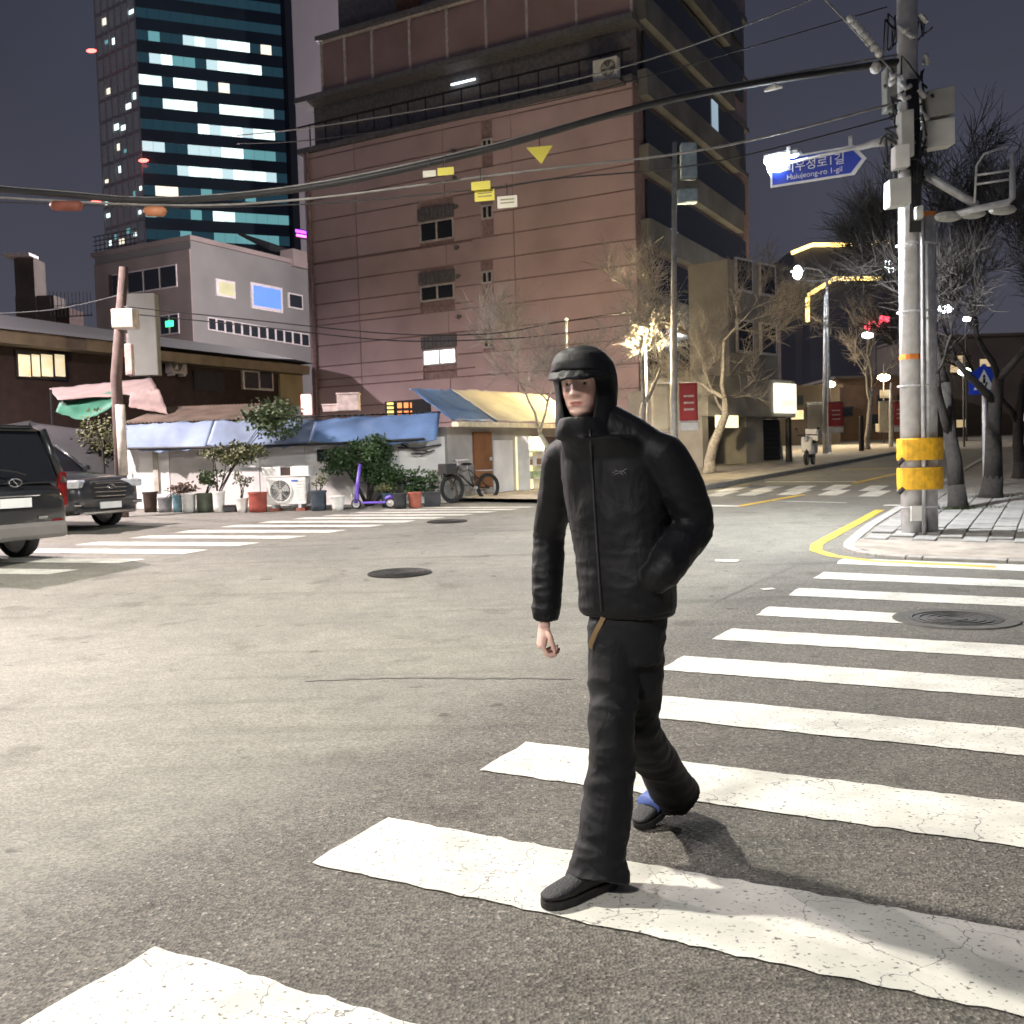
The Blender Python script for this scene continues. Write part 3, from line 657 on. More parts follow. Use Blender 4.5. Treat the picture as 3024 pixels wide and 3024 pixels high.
wn = gr_rect(740, 842, 832, 918, 'window', m_frame, .12); gr_rect(746, 850, 826, 908, 'pane', mat('blue lit window', (.02, .03, .10), .3, 0, .6, .8, 0, emit=1.6, ecol=(.12, .24, 1)), .16, wn)
wn = gr_rect(636, 828, 692, 878, 'window', m_frame, .12); gr_rect(644, 836, 688, 872, 'pane', mat('yellow lit window', (.12, .11, .07), .3, 0, .6, .8, 0, emit=.7, ecol=(1, .92, .55)), .16, wn)
wn = gr_rect(850, 868, 892, 912, 'window', m_frame, .12); gr_rect(853, 872, 888, 908, 'pane', m_glassd, .16, wn)
for k in range(12):
    x_ = 612+k*25; y_ = 938+k*4.3; wn = gr_rect(x_, y_, x_+24, y_+38, 'window', m_frame, .12); gr_rect(x_+2.5, y_+3, x_+21, y_+35, 'pane', m_glassd, .16, wn)
MB().box(gc+V*8.3-U*5.9+Z*(BZ+.2), (12.3, 17.1, .4), U, V).build('parapet', m_greyl, gr)
MB().box(gc-V*.08-U*5.9+Z*(BZ/2-.3), (11.78, .15, BZ-.8), U, V).build('side_wall', m_greyl, gr)
for i, (x0, x1, zz, hh) in enumerate([(1.5, 9.5, 16.9, 1.9), (1.5, 6.0, 13.0, 1.7)]):
    for k in range(4):
        w_ = (x1-x0)/4; wn = MB().box(gc-U*(x0+w_*(k+.5))-V*.18+Z*(zz+hh/2), (w_-.1, .1, hh), U, V).build('window', m_frame, gr); MB().box(gc-U*(x0+w_*(k+.5))-V*.2+Z*(zz+hh/2), (w_-.25, .1, hh-.2), U, V).build('pane', m_glassd, wn)
b = MB()
for k in range(10): b.box(gc-U*(6.5+k*.55)-V*.1+Z*(BZ+1.0), (.05, .05, 1.6), U, V)
for zz in (.6, 1.0, 1.4, 1.8): b.box(gc-U*9-V*.1+Z*(BZ+zz), (5.6, .06, .06), U, V)
b.build('roof_railing', m_blackm, gr)
gs = MB().box(gc-U*2.6-V*.25+Z*13.9, (.9, .1, .5), U, V).build('green_sign', mat('green lit sign', (.1, 1, .4), .4, 0, 0, 1, 0, emit=2.2, ecol=(.05, 1, .35)), gr)
rb = T('roof_beam', 'dark slanting beam lying over the roof edge of the grey building', 'beam', at(760, 730, 96))
MB().tube([at(705, 690, 98), at(800, 730, 97), at(860, 748, 97)], [.12, .4, .3], 8).build('beam', m_dark, rb); MB().box(at(872, 768, 97), (1.6, 2.4, 1.6), U, V).build('base_block', m_greyl, rb)
# ---- dark house with lit curtained window
h0 = Vector((-17.6, 30.0, 0)); h1 = Vector((-9.6, 44.5, 0)); HX = (h1-h0).normalized(); HN = Vector((HX.y, -HX.x, 0)); HLn = (h1-h0).length; hz = gz(36)-.6
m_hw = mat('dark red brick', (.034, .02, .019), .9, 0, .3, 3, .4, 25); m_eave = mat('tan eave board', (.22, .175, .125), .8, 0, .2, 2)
hs = T('dark_house', 'dark two storey house with tan eaves and lit curtained window', 'house', (h0.x, h0.y, hz))
def hb(x0, x1, z0, z1, d0, d1, name, m, par=None):
    b = MB(); wallbox(b, h0, HX, HN, x0, x1, z0, z1, d0, d1); return b.build(name, m, par or hs)
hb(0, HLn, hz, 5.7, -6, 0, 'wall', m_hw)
hb(-1, 8.1, 5.58, 5.98, .0, .75, 'eave_board', m_eave); hb(8.6, HLn+.5, 5.48, 5.85, .0, .7, 'eave_board', m_eave)
b = MB(); b.add([h0+HX*-1+HN*.9+Z*6.0, h0+HX*(HLn+.6)+HN*.9+Z*5.95, h0+HX*(HLn+.6)-HN*3+Z*6.9, h0+HX*-1-HN*3+Z*7.2, h0+HX*-1-HN*6.4+Z*6.0, h0+HX*(HLn+.6)-HN*6.4+Z*5.95], [(0, 1, 2, 3), (3, 2, 5, 4), (0, 3, 4), (1, 5, 2), (0, 4, 5, 1)]); b.build('roof', m_dark, hs)
def h_px(px, py):
    d = ray(px, py); t = (h0-Vector((0, 0, CAMH))).dot(HN)/d.dot(HN); P = Vector((0, 0, CAMH))+d*t; return (P-h0).dot(HX), P.z
def h_rect(x0, y0, x1, y1, name, m, dep=.1, par=None):
    a = h_px(x0, (y0+y1)/2)[0]; b_ = h_px(x1, (y0+y1)/2)[0]; z1_ = h_px((x0+x1)/2, y0)[1]; z0_ = h_px((x0+x1)/2, y1)[1]
    return hb(min(a, b_), max(a, b_), z0_, z1_, .0, dep, name, m, par)
wn = h_rect(44, 1040, 192, 1120, 'window', m_blackm, .08)
m_curt = mat('lit curtain', (1, .86, .55), .8, 0, .5, 2.5, 0, emit=.75, ecol=(1, .82, .5))
for (x0, x1) in ((50, 84), (90, 112), (118, 150), (158, 186)): h_rect(x0, 1048, x1, 1112, 'curtain', m_curt, .1, wn)
wn = h_rect(712, 1094, 802, 1152, 'window', m_frame, .1); h_rect(718, 1100, 757, 1147, 'pane', m_glassd, .13, wn); h_rect(763, 1100, 797, 1147, 'pane', m_glassd, .13, wn)
h_rect(570, 1098, 660, 1155, 'window', m_blackm, .06)
h_rect(822, 1075, 888, 1200, 'end_wall', mat('ochre wall', (.33, .27, .16), .85, 0, .2, 1), .12)
a_, z_ = h_px(505, 1112); ac_unit('air conditioner on the wall of the dark house under its eaves', h0+HX*a_+HN*.3+Z*(z_), HX, HN, .8, .75, .32, True, mat('grey casing', (.3, .27, .26), .6))
# chimney block on the far left roofs
m_chim = mat('dark stucco', (.07, .06, .055), .9, 0, .25, 1)  # one dark tone for chimney and stair block
ch = T('roof_stair_tower', 'dark stepped stair tower with chimney above the far left roofs', 'building', at(90, 960, 60)-Z*9)
cb = at(72, 760, 60); MB().box(Vector((at(68, 850, 60).x, 61, (cb.z+6)/2)), (1.15, 1.5, cb.z-6), None).build('chimney', m_chim, ch)
p = at(92, 870, 60); MB().box((p.x, 61.2, p.z/2), (2.3, 1.6, p.z)).build('stair_block', m_chim, ch); p = at(150, 905, 60); MB().box((p.x-.3, 61.5, p.z/2), (2.3, 2, p.z)).build('low_block', m_hw, ch)
MB().box(at(48, 752, 60)+Vector((0, .5, 0)), (1.6, 1.2, .18)).build('chimney_cap', m_frame, ch)
fn = T('roof_fence', 'thin wire fence along the roofs between stair tower and grey building', 'fence', at(200, 930, 58))
for k in range(12): p = at(150+k*11, 935, 58); MB().tube([p, p+Z*1.4], .02, 5).build('post', m_blackm, fn)
MB().tube([at(150, 905, 58), at(275, 890, 58)], .015, 5).build('rail', m_blackm, fn); MB().tube([at(150, 938, 58), at(275, 930, 58)], .03, 5).build('rail', m_blackm, fn)
# ---- dark stepped building with amber light lines
m_navy = mat('night facade', (.03, .032, .045), .6, 0, .2, .2, 0); m_amb = mat('amber light line', (1, .75, .25), .4, 0, 0, 1, 0, emit=4.5, ecol=(1, .68, .2))
nbd = T('stepped_building', 'dark stepped building outlined with amber light lines along its roof edges', 'building', Vector((at(2490, 1000, 110).x, 110, 0)))
def upto(x0, x1, yt, Y, dep, name, m):
    p, q = at(x0, yt, Y), at(x1, yt, Y); z1_ = (p.z+q.z)/2
    MB().box(((p.x+q.x)/2, Y+dep/2, z1_/2), (q.x-p.x, dep, z1_)).build(name, m, nbd)
upto(2345, 2690, 728, 112, 14, 'rear_block', m_navy); upto(2390, 2690, 840, 109, 2.8, 'front_block', m_navy); upto(2290, 2352, 900, 118, 12, 'side_block', m_greyl)
def strip(pts, Y): MB().tube([at(x, y, Y) for x, y in pts], .22, 6).build('light_line', m_amb, nbd)
strip([(2338, 747), (2398, 723), (2580, 723), (2592, 714), (2665, 711)], 111.5); strip([(2386, 872), (2465, 823), (2610, 822)], 108.6); strip([(2385, 878), (2385, 950)], 108.6)
# low dark buildings and walls closing the uphill street
m_far = mat('far wall', (.06, .05, .045), .9, 0, .3, .4, .2, 5)
def farb(label, x0, x1, yt, Y, dep, m, name='far_building', nw=0, seed=1):
    p, q = at(x0, yt, Y), at(x1, yt, Y); t = T(name, label, 'building', ((p.x+q.x)/2, Y, gz(Y)-.5))
    z1_ = max(p.z, q.z); MB().box(((p.x+q.x)/2, Y+dep/2, (z1_+gz(Y)-.5)/2), (q.x-p.x, dep, z1_-gz(Y)+.5)).build('wall', m, t)
    MB().box(((p.x+q.x)/2, Y+dep/2, z1_+.1), (q.x-p.x+.3, dep+.3, .2)).build('parapet', m_far, t)
    r_ = random.Random(seed)
    for k in range(nw):
        xx = p.x+(q.x-p.x)*r_.uniform(.1, .9); zz = gz(Y)+r_.uniform(.8, max(1.2, (z1_-gz(Y))*.8)); lit_ = r_.random() < .4
        wn = MB().box((xx, Y-.03, zz), (.9, .1, .7)).build('window', m_blackm, t); MB().box((xx, Y-.05, zz), (.76, .1, .56)).build('pane', (mat('far warm pane', (1, .8, .5), .5, 0, .5, 1.5, 0, emit=.45, ecol=(1, .72, .4)) if lit_ else m_glassd), wn)
    return t
farb('low dark shop building behind the parked motor scooter', 2300, 2480, 1150, 62, 8, m_far, nw=5, seed=3)
farb('brown brick wall building behind the second red banner', 2470, 2700, 1120, 70, 8, mat('far brick', (.12, .075, .05), .9, 0, .3, 1), nw=6, seed=5)
farb('dark building hidden behind the bare trees on the right', 2690, 3200, 1000, 75, 10, m_far, nw=7, seed=8)
# ================================================================== STREET LAMPS and added fill lights out of view
street_lamp('tall street lamp with a long arm reaching over the junction', (-7.2, 6.2, 0), (-4.3, 7.3, 8.1), 6500, (1, .955, .85), True, .17, 165)
street_lamp('street lamp at the left street edge beyond the parked cars', (-15.5, 18.0, gz(18)), (-13.6, 18.6, 9.2), 18000, (1, .86, .84), True, .2, 174)
street_lamp('added fill lamp standing behind the camera on the left', (-8.5, -5.5, 0), (-6.6, -4.8, 8.2), 5200, (1, .94, .89), True, .5, 170)  # unseen lamp added as soft fill on the walker's front
street_lamp('added unseen lamp beyond the dark house lighting the pink block', (-24.5, 30.0, gz(30)), (-23.0, 30.8, 10.8), 25000, (1, .86, .90), True, .25, 176)  # made-up lamp out of frame, added to brighten the pink front wall
fl = T('added_flood', 'added unseen flood light on a mast behind the pink block', 'flood light', gp(-4.6, 66)); MB().tube([fl.location, fl.location+Z*15], [.12, .08], 8).build('mast', m_steel, fl); MB().box(fl.location+Z*15.1, (.6, .4, .4)).build('lamp_head', m_steel, fl, bev=.03); lamp('light', fl.location+Vector((-.6, .7, 15.1)), 56000, (1, .9, .92), .3, fl)  # hidden flood, added to brighten the pale slab and grey building
# ================================================================== UTILITY POLE on the corner
pb = G(2693, 1592); PB = Vector((pb.x, pb.y, sw(1, 2).z)); YP = PB.y
up = T('utility_pole', 'concrete utility pole with yellow bands and tangled cables on the corner pavement', 'utility pole', PB)
lean = Vector((0, 0, 0))
MB().tube([PB-Z*.2, PB+Z*5, PB+Z*11.5], [.14, .135, .125], 18).build('shaft', m_conc, up, True)
c2 = PB + Vector((.275, .02, 0))
MB().tube([c2-Z*.2, c2+Z*2.4, c2+Z*4.35], [.095, .092, .09], 14).build('conduit_pipe', m_steel, up, True)
c3_ = PB + Vector((.10, -.17, 0)); MB().tube([c3_, c3_+Z*4.2], .03, 8).build('conduit_pipe', m_steel, up, True)
m_yb = mat('yellow warning wrap', (.72, .40, .02), .6, 0, .25, 12, .3)
for (z0, z1) in ((1.0, 1.30), (.6, .90)):
    n = 26; ring = lambda r, zz: [PB+Vector((.12, 0, 0))+Vector((math.cos(a)*(r+.10), math.sin(a)*(r-.0), zz)) for a in (2*math.pi*k/n for k in range(n))]
    MB().loft([ring(.205, z0), ring(.21, z0+.02), ring(.21, z1-.02), ring(.205, z1)], False).build('warning_band', m_yb, up)
    MB().tube([PB+Vector((-.19, -.06, z0-.04)), PB+Vector((-.16, -.12, z0+.02))], .035, 6).build('strap_end', m_blackm, up)
for zz in (.35, 2.0, 3.0, 3.9): 
    MB().loft([[PB+Vector((.1, 0, 0))+Vector((math.cos(a)*(.275), math.sin(a)*.185, zz+q)) for a in (2*math.pi*k/22 for k in range(22))] for q in (0, .025)], False).build('steel_strap', m_steel, up)
MB().box(PB+Vector((-.02, -.2, .28)), (.14, .03, .2)).build('notice_plate', m_white, up)
MB().tube([PB+Vector((0, 0, 2.37)), PB+Vector((0, 0, 2.44))], .142, 16).build('orange_tape', mat('orange tape', (.8, .25, .04), .5), up)
for zz in (4.30,): MB().tube([c2+Z*zz, c2+Z*(zz+.05)], .1, 12).build('orange_tie', MATS['orange tape'], up)
def pbox(x0, y0, x1, y1, dep, name, m, dy=-.25, bev=.015):
    p, q = at(x0, y1, YP+dy), at(x1, y0, YP+dy); c = (p+q)/2; return MB().box(c, (q.x-p.x, dep, q.z-p.z), U).build(name, m, up, bev=bev)
m_boxg = mat('grey cabinet', (.46, .46, .43), .6, .1, .12, 4)
pbox(2620, 530, 2680, 612, .22, 'junction_box', m_boxg); pbox(2728, 268, 2806, 350, .25, 'meter_box', m_boxg, -.1); pbox(2730, 358, 2806, 440, .25, 'meter_box', m_white, -.1)
pbox(2655, 330, 2690, 470, .2, 'bracket_plate', m_boxg); pbox(2638, 430, 2680, 500, .16, 'cable_box', m_white); pbox(2612, 200, 2652, 330, .2, 'transformer_can', mat('old grey can', (.2, .2, .18), .6), .2)
pbox(2700, 610, 2722, 650, .12, 'cable_clamp', m_boxg)
# bracket frame on the right
fr = MB(); A1 = at(2700, 497, YP); B1 = at(2885, 606, YP-.3); fr.tube([A1, B1], .055, 10); fr.build('brace', m_steel, up, True)
fr = MB(); fr.tube([at(2740, 655, YP), at(2880, 618, YP-.35), at(2975, 598, YP-.5), at(2990, 585, YP-.5), at(2990, 450, YP-.5)], [.045, .045, .045, .04, .03], 10); fr.build('bracket_arm', m_steel, up, True)
fr = MB(); fr.tube([at(2878, 600, YP-.35), at(2884, 490, YP-.35), at(2905, 455, YP-.38), at(2975, 430, YP-.5)], .016, 8); fr.tube([at(2880, 518, YP-.35), at(2990, 502, YP-.5)], .016, 8); fr.tube([at(2880, 545, YP-.35), at(2990, 528, YP-.5)], .016, 8); fr.build('wire_hoop', m_steel, up, True)
for x_ in (2800, 2870, 2960): MB().sphere(at(x_, 640-(x_-2800)*.13, YP-.2), .13, 10, 6, (1.5, .7, .55)).build('cable_weight', m_boxg, up)
# lamp arm, luminaire, street sign
arm0 = at(2680, 400, YP); sgn = lambda s_, zz: Vector((PB.x, PB.y, 0))-U*s_+Z*zz
zA = arm0.z
MB().tube([arm0, sgn(.45, zA-.03), sgn(.62, zA-.05), sgn(1.9, zA-.12)], [.12, .05, .04, .035], 10).build('lamp_arm', m_steel, up, True)
LH = at(2312, 478, (sgn(1.92, 0)).y)
lum = T('street_lamp', 'glaring white lamp head on the arm above the blue street sign', 'street lamp', LH)
MB().box(LH+Z*.08, (.52, .24, .1), U, V).build('lamp_head', m_steel, lum, bev=.03); MB().box(LH+Z*.0-V*.03, (.46, .22, .05), U, V, ).build('lens', mat('glaring lens', (1, 1, 1), .4, 0, 0, 1, 0, emit=120, ecol=(.82, .92, 1)), lum, bev=.01)
MB().sphere(LH-Z*.05, .21, 16, 10, (1.1, .9, .85)).build('glare_bowl', MATS['glaring lens'], lum, True)  # bowl oversized so its bright disc stands in for the lamp's glare
lamp('light', LH-Z*.34-V*.05, 3600, (.94, .97, 1), .12, lum, 170, LH-Z*3)
s_l = at(2312, 560, sgn(1.84, 0).y); zb = s_l.z+.03; SH = .40; SX0, SX1 = .60, 1.86
sb = T('street_sign', 'blue arrow shaped street name sign with white border below the lamp', 'sign', sgn(1.2, zb))
m_sblue = mat('sign blue', (.012, .05, .50), .45, 0, .08, 3, .05); m_swhite = mat('sign white', (.85, .87, .9), .45, 0, .05, 3, 0)
zc_ = lambda s_: zb
def outline(x0, x1, z0, z1, tip): return [sgn(x1, z0), sgn(x0+.1, z0), sgn(x0-tip, (z0+z1)/2), sgn(x0+.1, z1), sgn(x1, z1)]
NV = -V
MB().prism([p+NV*.0 for p in outline(SX0, SX1, zb, zb+SH, .06)], NV*.02).build('border', m_swhite, sb)
MB().prism([p+NV*.021 for p in outline(SX0+.045, SX1-.03, zb+.03, zb+SH-.03, .045)], NV*.006).build('panel', m_sblue, sb)
Mx = lambda s_, zz: frame(sgn(s_, zz)+NV*.03, U, Z)
text('희우정로1길', .165, .002, m_swhite, sb, Mx(1.24, zb+.185)); text('Huiujeong-ro 1-gil', .105, .002, m_swhite, sb, Mx(1.24, zb+.07))
for s_ in (.75, 1.6): MB().box(sgn(s_, zb+SH+.06), (.05, .03, .16), U, V).build('hanger', m_steel, sb)
# cable tangle
rnd = random.Random(9)
cb_ = MB()
for k in range(20):
    z0 = rnd.uniform(4.9, 7.0); a = rnd.uniform(0, 6.28); r = rnd.uniform(.18, .34); pts = []
    for q in range(9):
        an = a+q*rnd.uniform(.25, .5); pts.append(PB+Vector((math.cos(an)*r*rnd.uniform(.85, 1.15), math.sin(an)*r*rnd.uniform(.8, 1.1), z0+q*rnd.uniform(-.07, .05))))
    cb_.tube(pts, rnd.choice((.012, .016, .022)), 5)
cb_.build('cable_tangle', m_cable, up, True, kind='stuff')
cb_ = MB()
for k in range(12):
    z0 = rnd.uniform(5.2, 6.9); a = rnd.uniform(3, 6.0); r = .22; cb_.tube([PB+Vector((math.cos(a)*r, math.sin(a)*r, z0)), PB+Vector((math.cos(a+.3)*r*1.2, math.sin(a+.3)*r*1.2, z0-.1)), PB+Vector((math.cos(a+.55)*r, math.sin(a+.55)*r, z0-.06))], .035, 6)
cb_.build('cable_clips', m_white, up, True, kind='stuff')
for k in range(5): 
    x_ = PB.x+(-.06+.03*k); MB().tube([Vector((x_, YP-.19, 4.3)), Vector((x_+.02, YP-.2, 5.2)), Vector((x_-.02, YP-.2, 6.3))], .02, 6).build('riser_cable', m_cable, up, True)
# strain insulator on a stay
it = T('insulator_string', 'pale grey insulator string slanting off the top of the utility pole', 'insulator', at(2560, 120, YP))
P0, P1 = at(2420, -20, YP-.3), at(2640, 215, YP); ins = MB(); ins.tube([P0, P1], .012, 6); ins.build('stay_wire', m_cable2, it)
for k in range(7): p = at(2512+k*14, 55+k*17, YP-.1); q = (P1-P0).normalized(); MB().tube([p-q*.05, p-q*.02, p+q*.02, p+q*.05], [.03, .06, .06, .03], 10).build('insulator_disc', m_white, it)
MB().sphere(at(2585, 200, YP), .08, 8, 6).build('clamp', m_white, it)
# ================================================================== OVERHEAD CABLES
def cable(label, pts, r, m, n=40, off=0):
    """pts: (px, py, Y) control points, smooth through them"""
    P = [at(*p) for p in pts]; out = []
    for i in range(len(P)-1):
        p0, p1, p2, p3 = P[max(i-1, 0)], P[i], P[i+1], P[min(i+2, len(P)-1)]
        for k in range(n//(len(P)-1)+1):
            t = k/(n//(len(P)-1)+1)
            out.append(.5*((2*p1)+(p2-p0)*t+(2*p0-5*p1+4*p2-p3)*t*t+(3*p1-p0-3*p2+p3)*t**3))
    out.append(P[-1]); o = MB().tube(out, r, 6).build('overhead_cable', m, None, True); tag(o, label, 'cable', 'overhead cables from the corner pole'); return out
YL = 15.0
cable('thickest black cable bundle of the sagging pair across the pink block', [(-150, 545, YL), (150, 572, YL), (480, 592, YL), (900, 556, 14.6), (1400, 452, 14.3), (2000, 290, 13.9), (2660, 180, YP)], .045, m_cable)
cable('pale cable riding just above the thick black bundle', [(-150, 538, YL), (150, 563, YL), (480, 584, YL), (900, 545, 14.6), (1400, 440, 14.3), (2000, 282, 13.9), (2660, 160, YP)], .014, m_cable2)
cable('pale straight cable under the thick bundle ending at the pole', [(-150, 575, YL), (480, 606, YL), (900, 588, 14.6), (1500, 512, 14.3), (2100, 438, 13.9), (2660, 300, YP)], .016, m_cable2)
cable('thin dark cable sagging lowest behind the yellow tags', [(-150, 590, YL), (480, 612, YL), (950, 600, 14.6), (1400, 560, 14.3), (1640, 528, 14.2), (2100, 480, 13.9), (2660, 340, YP)], .010, m_cable)
cable('thin pale wire climbing from the balcony storey to the upper corner', [(700, 400, 17), (950, 372, 16), (1500, 278, 15), (1950, 165, 14), (2420, -10, YP)], .010, m_cable2)
cable('faint dark wire just below the thin pale climbing wire', [(700, 425, 17), (950, 410, 16), (1500, 325, 15), (1950, 215, 14), (2620, 20, YP)], .008, m_cable)
cable('dark wire crossing the lower pink wall from the left pole', [(365, 905, 21.5), (700, 940, 22), (1150, 985, 22.5), (1450, 985, 23), (1660, 950, 24), (1990, 900, 27)], .012, m_cable)
cable('second dark wire sagging under the one on the lower pink wall', [(365, 925, 21.5), (700, 958, 22), (1150, 1005, 22.5), (1450, 1002, 23), (1660, 985, 24), (1990, 940, 27)], .012, m_cable)
cable('wire running from the left pole to the roofs at far left', [(-100, 930, 24), (150, 915, 23), (362, 870, 21.5)], .012, m_cable)
def tagplate(label, px, py, wpx, hpx, Y, m, tri=False, text_rows=0):
    c = at(px, py, Y); w_, h_ = wpx/FPX*Y, hpx/FPX*Y; t = T('cable_tag', label, 'tag', c, 0, 'tags hanging on the overhead cables')
    X_ = Vector((1, 0, .06)).normalized()
    if tri: MB().prism([c-X_*w_/2+Z*h_/2, c+X_*w_/2+Z*h_/2, c+X_*w_*.05-Z*h_/2], (0, -.01, 0)).build('plate', m, t)
    else: MB().box(c, (w_, .01, h_), X_).build('plate', m, t)
    for k in range(text_rows): MB().box(c+Vector((0, -.007, h_*(.2-.28*k))), (w_*.7, .003, h_*.1), X_).build('print_line', mat('tag print', (.35, .3, .15), .7), t)
    MB().tube([c+Z*h_/2, c+Z*(h_/2+.17)], .007, 5).build('tie', m_cable, t)
m_ty = mat('reflective yellow tag', (.85, .74, .12), .5, 0, .05, 5, 0)
m_tw = mat('white tag', (.82, .78, .66), .5, 0, .05, 5, 0)
tagplate('yellow triangular tag hanging from the thick cable', 1594, 459, 78, 50, 14.1, m_ty, True)
tagplate('upper yellow rectangular tag on the pale cable', 1420, 548, 56, 24, 14.2, m_ty)
tagplate('lower yellow printed tag under the upper yellow one', 1431, 577, 58, 32, 14.25, m_ty, False, 2)
tagplate('cream printed tag hanging beside the yellow rectangles', 1498, 596, 58, 34, 14.25, m_tw, False, 2)
tagplate('yellow tag close below the thick cable', 1316, 506, 48, 22, 14.2, m_ty); tagplate('white tag touching the yellow tag below the thick cable', 1268, 513, 38, 18, 14.25, m_tw)
m_rust = mat('rusty sleeve', (.22, .07, .05), .7, .1)
for lab, x0, x1, yy in (('dark rusty cable sleeve at the far left of the cables', 148, 246, 606), ('orange lit cable sleeve in front of the glass tower', 424, 492, 622)):
    o = MB().tube([at(x0, yy, 14.9), at(x0+12, yy+2, 14.9), at(x1-12, yy+2, 14.9), at(x1, yy, 14.9)], [.03, .075, .075, .03], 10).build('cable_sleeve', m_rust if x0 < 300 else mat('orange sleeve', (.5, .2, .1), .6), None, True); tag(o, lab, 'cable sleeve')
o = tag(MB().tube([at(2258, 268, 13.8), at(2290, 255, 13.7), at(2310, 256, 13.7)], [.02, .05, .02], 8).build('cable_clamp', m_white), 'pale clamp on the wire left of the insulator string', 'clamp')
# ================================================================== LEFT POLE
lpB = at(357, 1400, 21.6); lpB.z = gz(21.6)
lpo = T('utility_pole', 'brown utility pole with white transformer box behind the parked cars', 'utility pole', lpB)
topz = at(366, 790, 21.6); MB().tube([lpB, lpB+Z*3, Vector((topz.x, 21.6, topz.z))], [.125, .115, .095], 14).build('shaft', mat('weathered brown pole', (.14, .10, .09), .85, 0, .25, 6, .4, 50), lpo, True)
p = at(371, 943, 21.4); MB().box(p, (.46, .4, .4)).build('transformer_box', mat('cream box', (.66, .58, .5), .6), lpo, bev=.02)
p = at(383, 1062, 21.3); MB().box(p, (.16, .14, .66)).build('pipe_cover', mat('pinkish cover', (.62, .47, .44), .6), lpo, bev=.02); p = at(360, 1300, 21.45); MB().tube([p-Z*.75, p+Z*.75], .1, 10).build('pale_sleeve', mat('pale sleeve', (.6, .54, .48), .7), lpo, True)
vs = T('vertical_signboard', 'tall blank grey signboard box beside the brown pole', 'sign', at(425, 1110, 33)-Z*2.6)
p = at(425, 990, 33); MB().box(p, (.95, .35, 2.65)).build('light_box', mat('unlit sign face', (.33, .34, .31), .6, 0, .12, 1.5), vs, bev=.03); MB().box(p-Vector((.5, 0, .6)), (.06, .3, 1.3)).build('edge_trim', MATS['pinkish cover'], vs); MB().tube([p-Z*1.3+Vector((0, .4, 0)), p-Z*3.6+Vector((0, .4, 0))], .06, 8).build('post', m_blackm, vs); MB().tube([p+Z*1.2+Vector((0, .4, 0)), p-Z*1.3+Vector((0, .4, 0))], .06, 8).build('back_post', m_blackm, vs)
# canvas canopy
cp = T('tarpaulin_canopy', 'pinkish canvas canopy with a green tarpaulin slung under it', 'canopy', at(300, 1230, 28)-Z*2.5)
m_canv = mat('pink canvas', (.24, .175, .165), .85, 0, .2, 2, .4, 12); m_grn = mat('green tarpaulin', (.03, .14, .09), .7, 0, .25, 3, .4, 14)
def cloth(pts00, pts01, pts10, pts11, nu, nv, amp, seed, name, m, par, sag=0, thick=.012):
    rows = []
    for j in range(nv+1):
        r = []
        for i in range(nu+1):
            s_, t_ = i/nu, j/nv; p = (Vector(pts00)*(1-s_)+Vector(pts01)*s_)*(1-t_)+(Vector(pts10)*(1-s_)+Vector(pts11)*s_)*t_
            nn = noise.noise(Vector((s_*7+seed, t_*3, seed)))+.5*noise.noise(Vector((s_*19, t_*9+seed, 1)))
            r.append(p+Vector((0, nn*amp, nn*amp*.8-sag*math.sin(math.pi*s_)*t_)))
        rows.append(r)
    o = MB().grid(rows).build(name, m, par, True); sd = o.modifiers.new('thick', 'SOLIDIFY'); sd.thickness = thick; return o
cloth(at(145, 1147, 28), at(448, 1116, 27), at(170, 1180, 26), at(470, 1160, 25.6), 24, 6, .05, 3, 'canvas', m_canv, cp); cloth(at(385, 1155, 25.8), at(470, 1150, 25.6), at(380, 1200, 25.4), at(500, 1225, 25), 12, 6, .12, 8, 'hanging_flap', m_canv, cp)
cloth(at(175, 1190, 26.5), at(362, 1150, 26), at(165, 1215, 25.6), at(330, 1200, 25.5), 18, 8, .08, 6, 'green_sheet', m_grn, cp, .25)
for x_, y_ in ((150, 1150), (450, 1120), (472, 1160)): p = at(x_, y_, 27); MB().tube([p, Vector((p.x, p.y, gz(27)))], .035, 6).build('pole', m_blackm, cp)
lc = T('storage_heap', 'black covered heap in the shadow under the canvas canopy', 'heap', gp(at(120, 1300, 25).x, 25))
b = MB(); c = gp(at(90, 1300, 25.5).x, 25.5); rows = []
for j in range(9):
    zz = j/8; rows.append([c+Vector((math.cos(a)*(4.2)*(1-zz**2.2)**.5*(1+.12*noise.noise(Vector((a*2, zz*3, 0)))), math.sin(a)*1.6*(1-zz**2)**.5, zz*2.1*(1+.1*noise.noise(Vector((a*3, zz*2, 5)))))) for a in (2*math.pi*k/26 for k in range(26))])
b.loft(rows); b.build('cover', m_dark, lc, True)
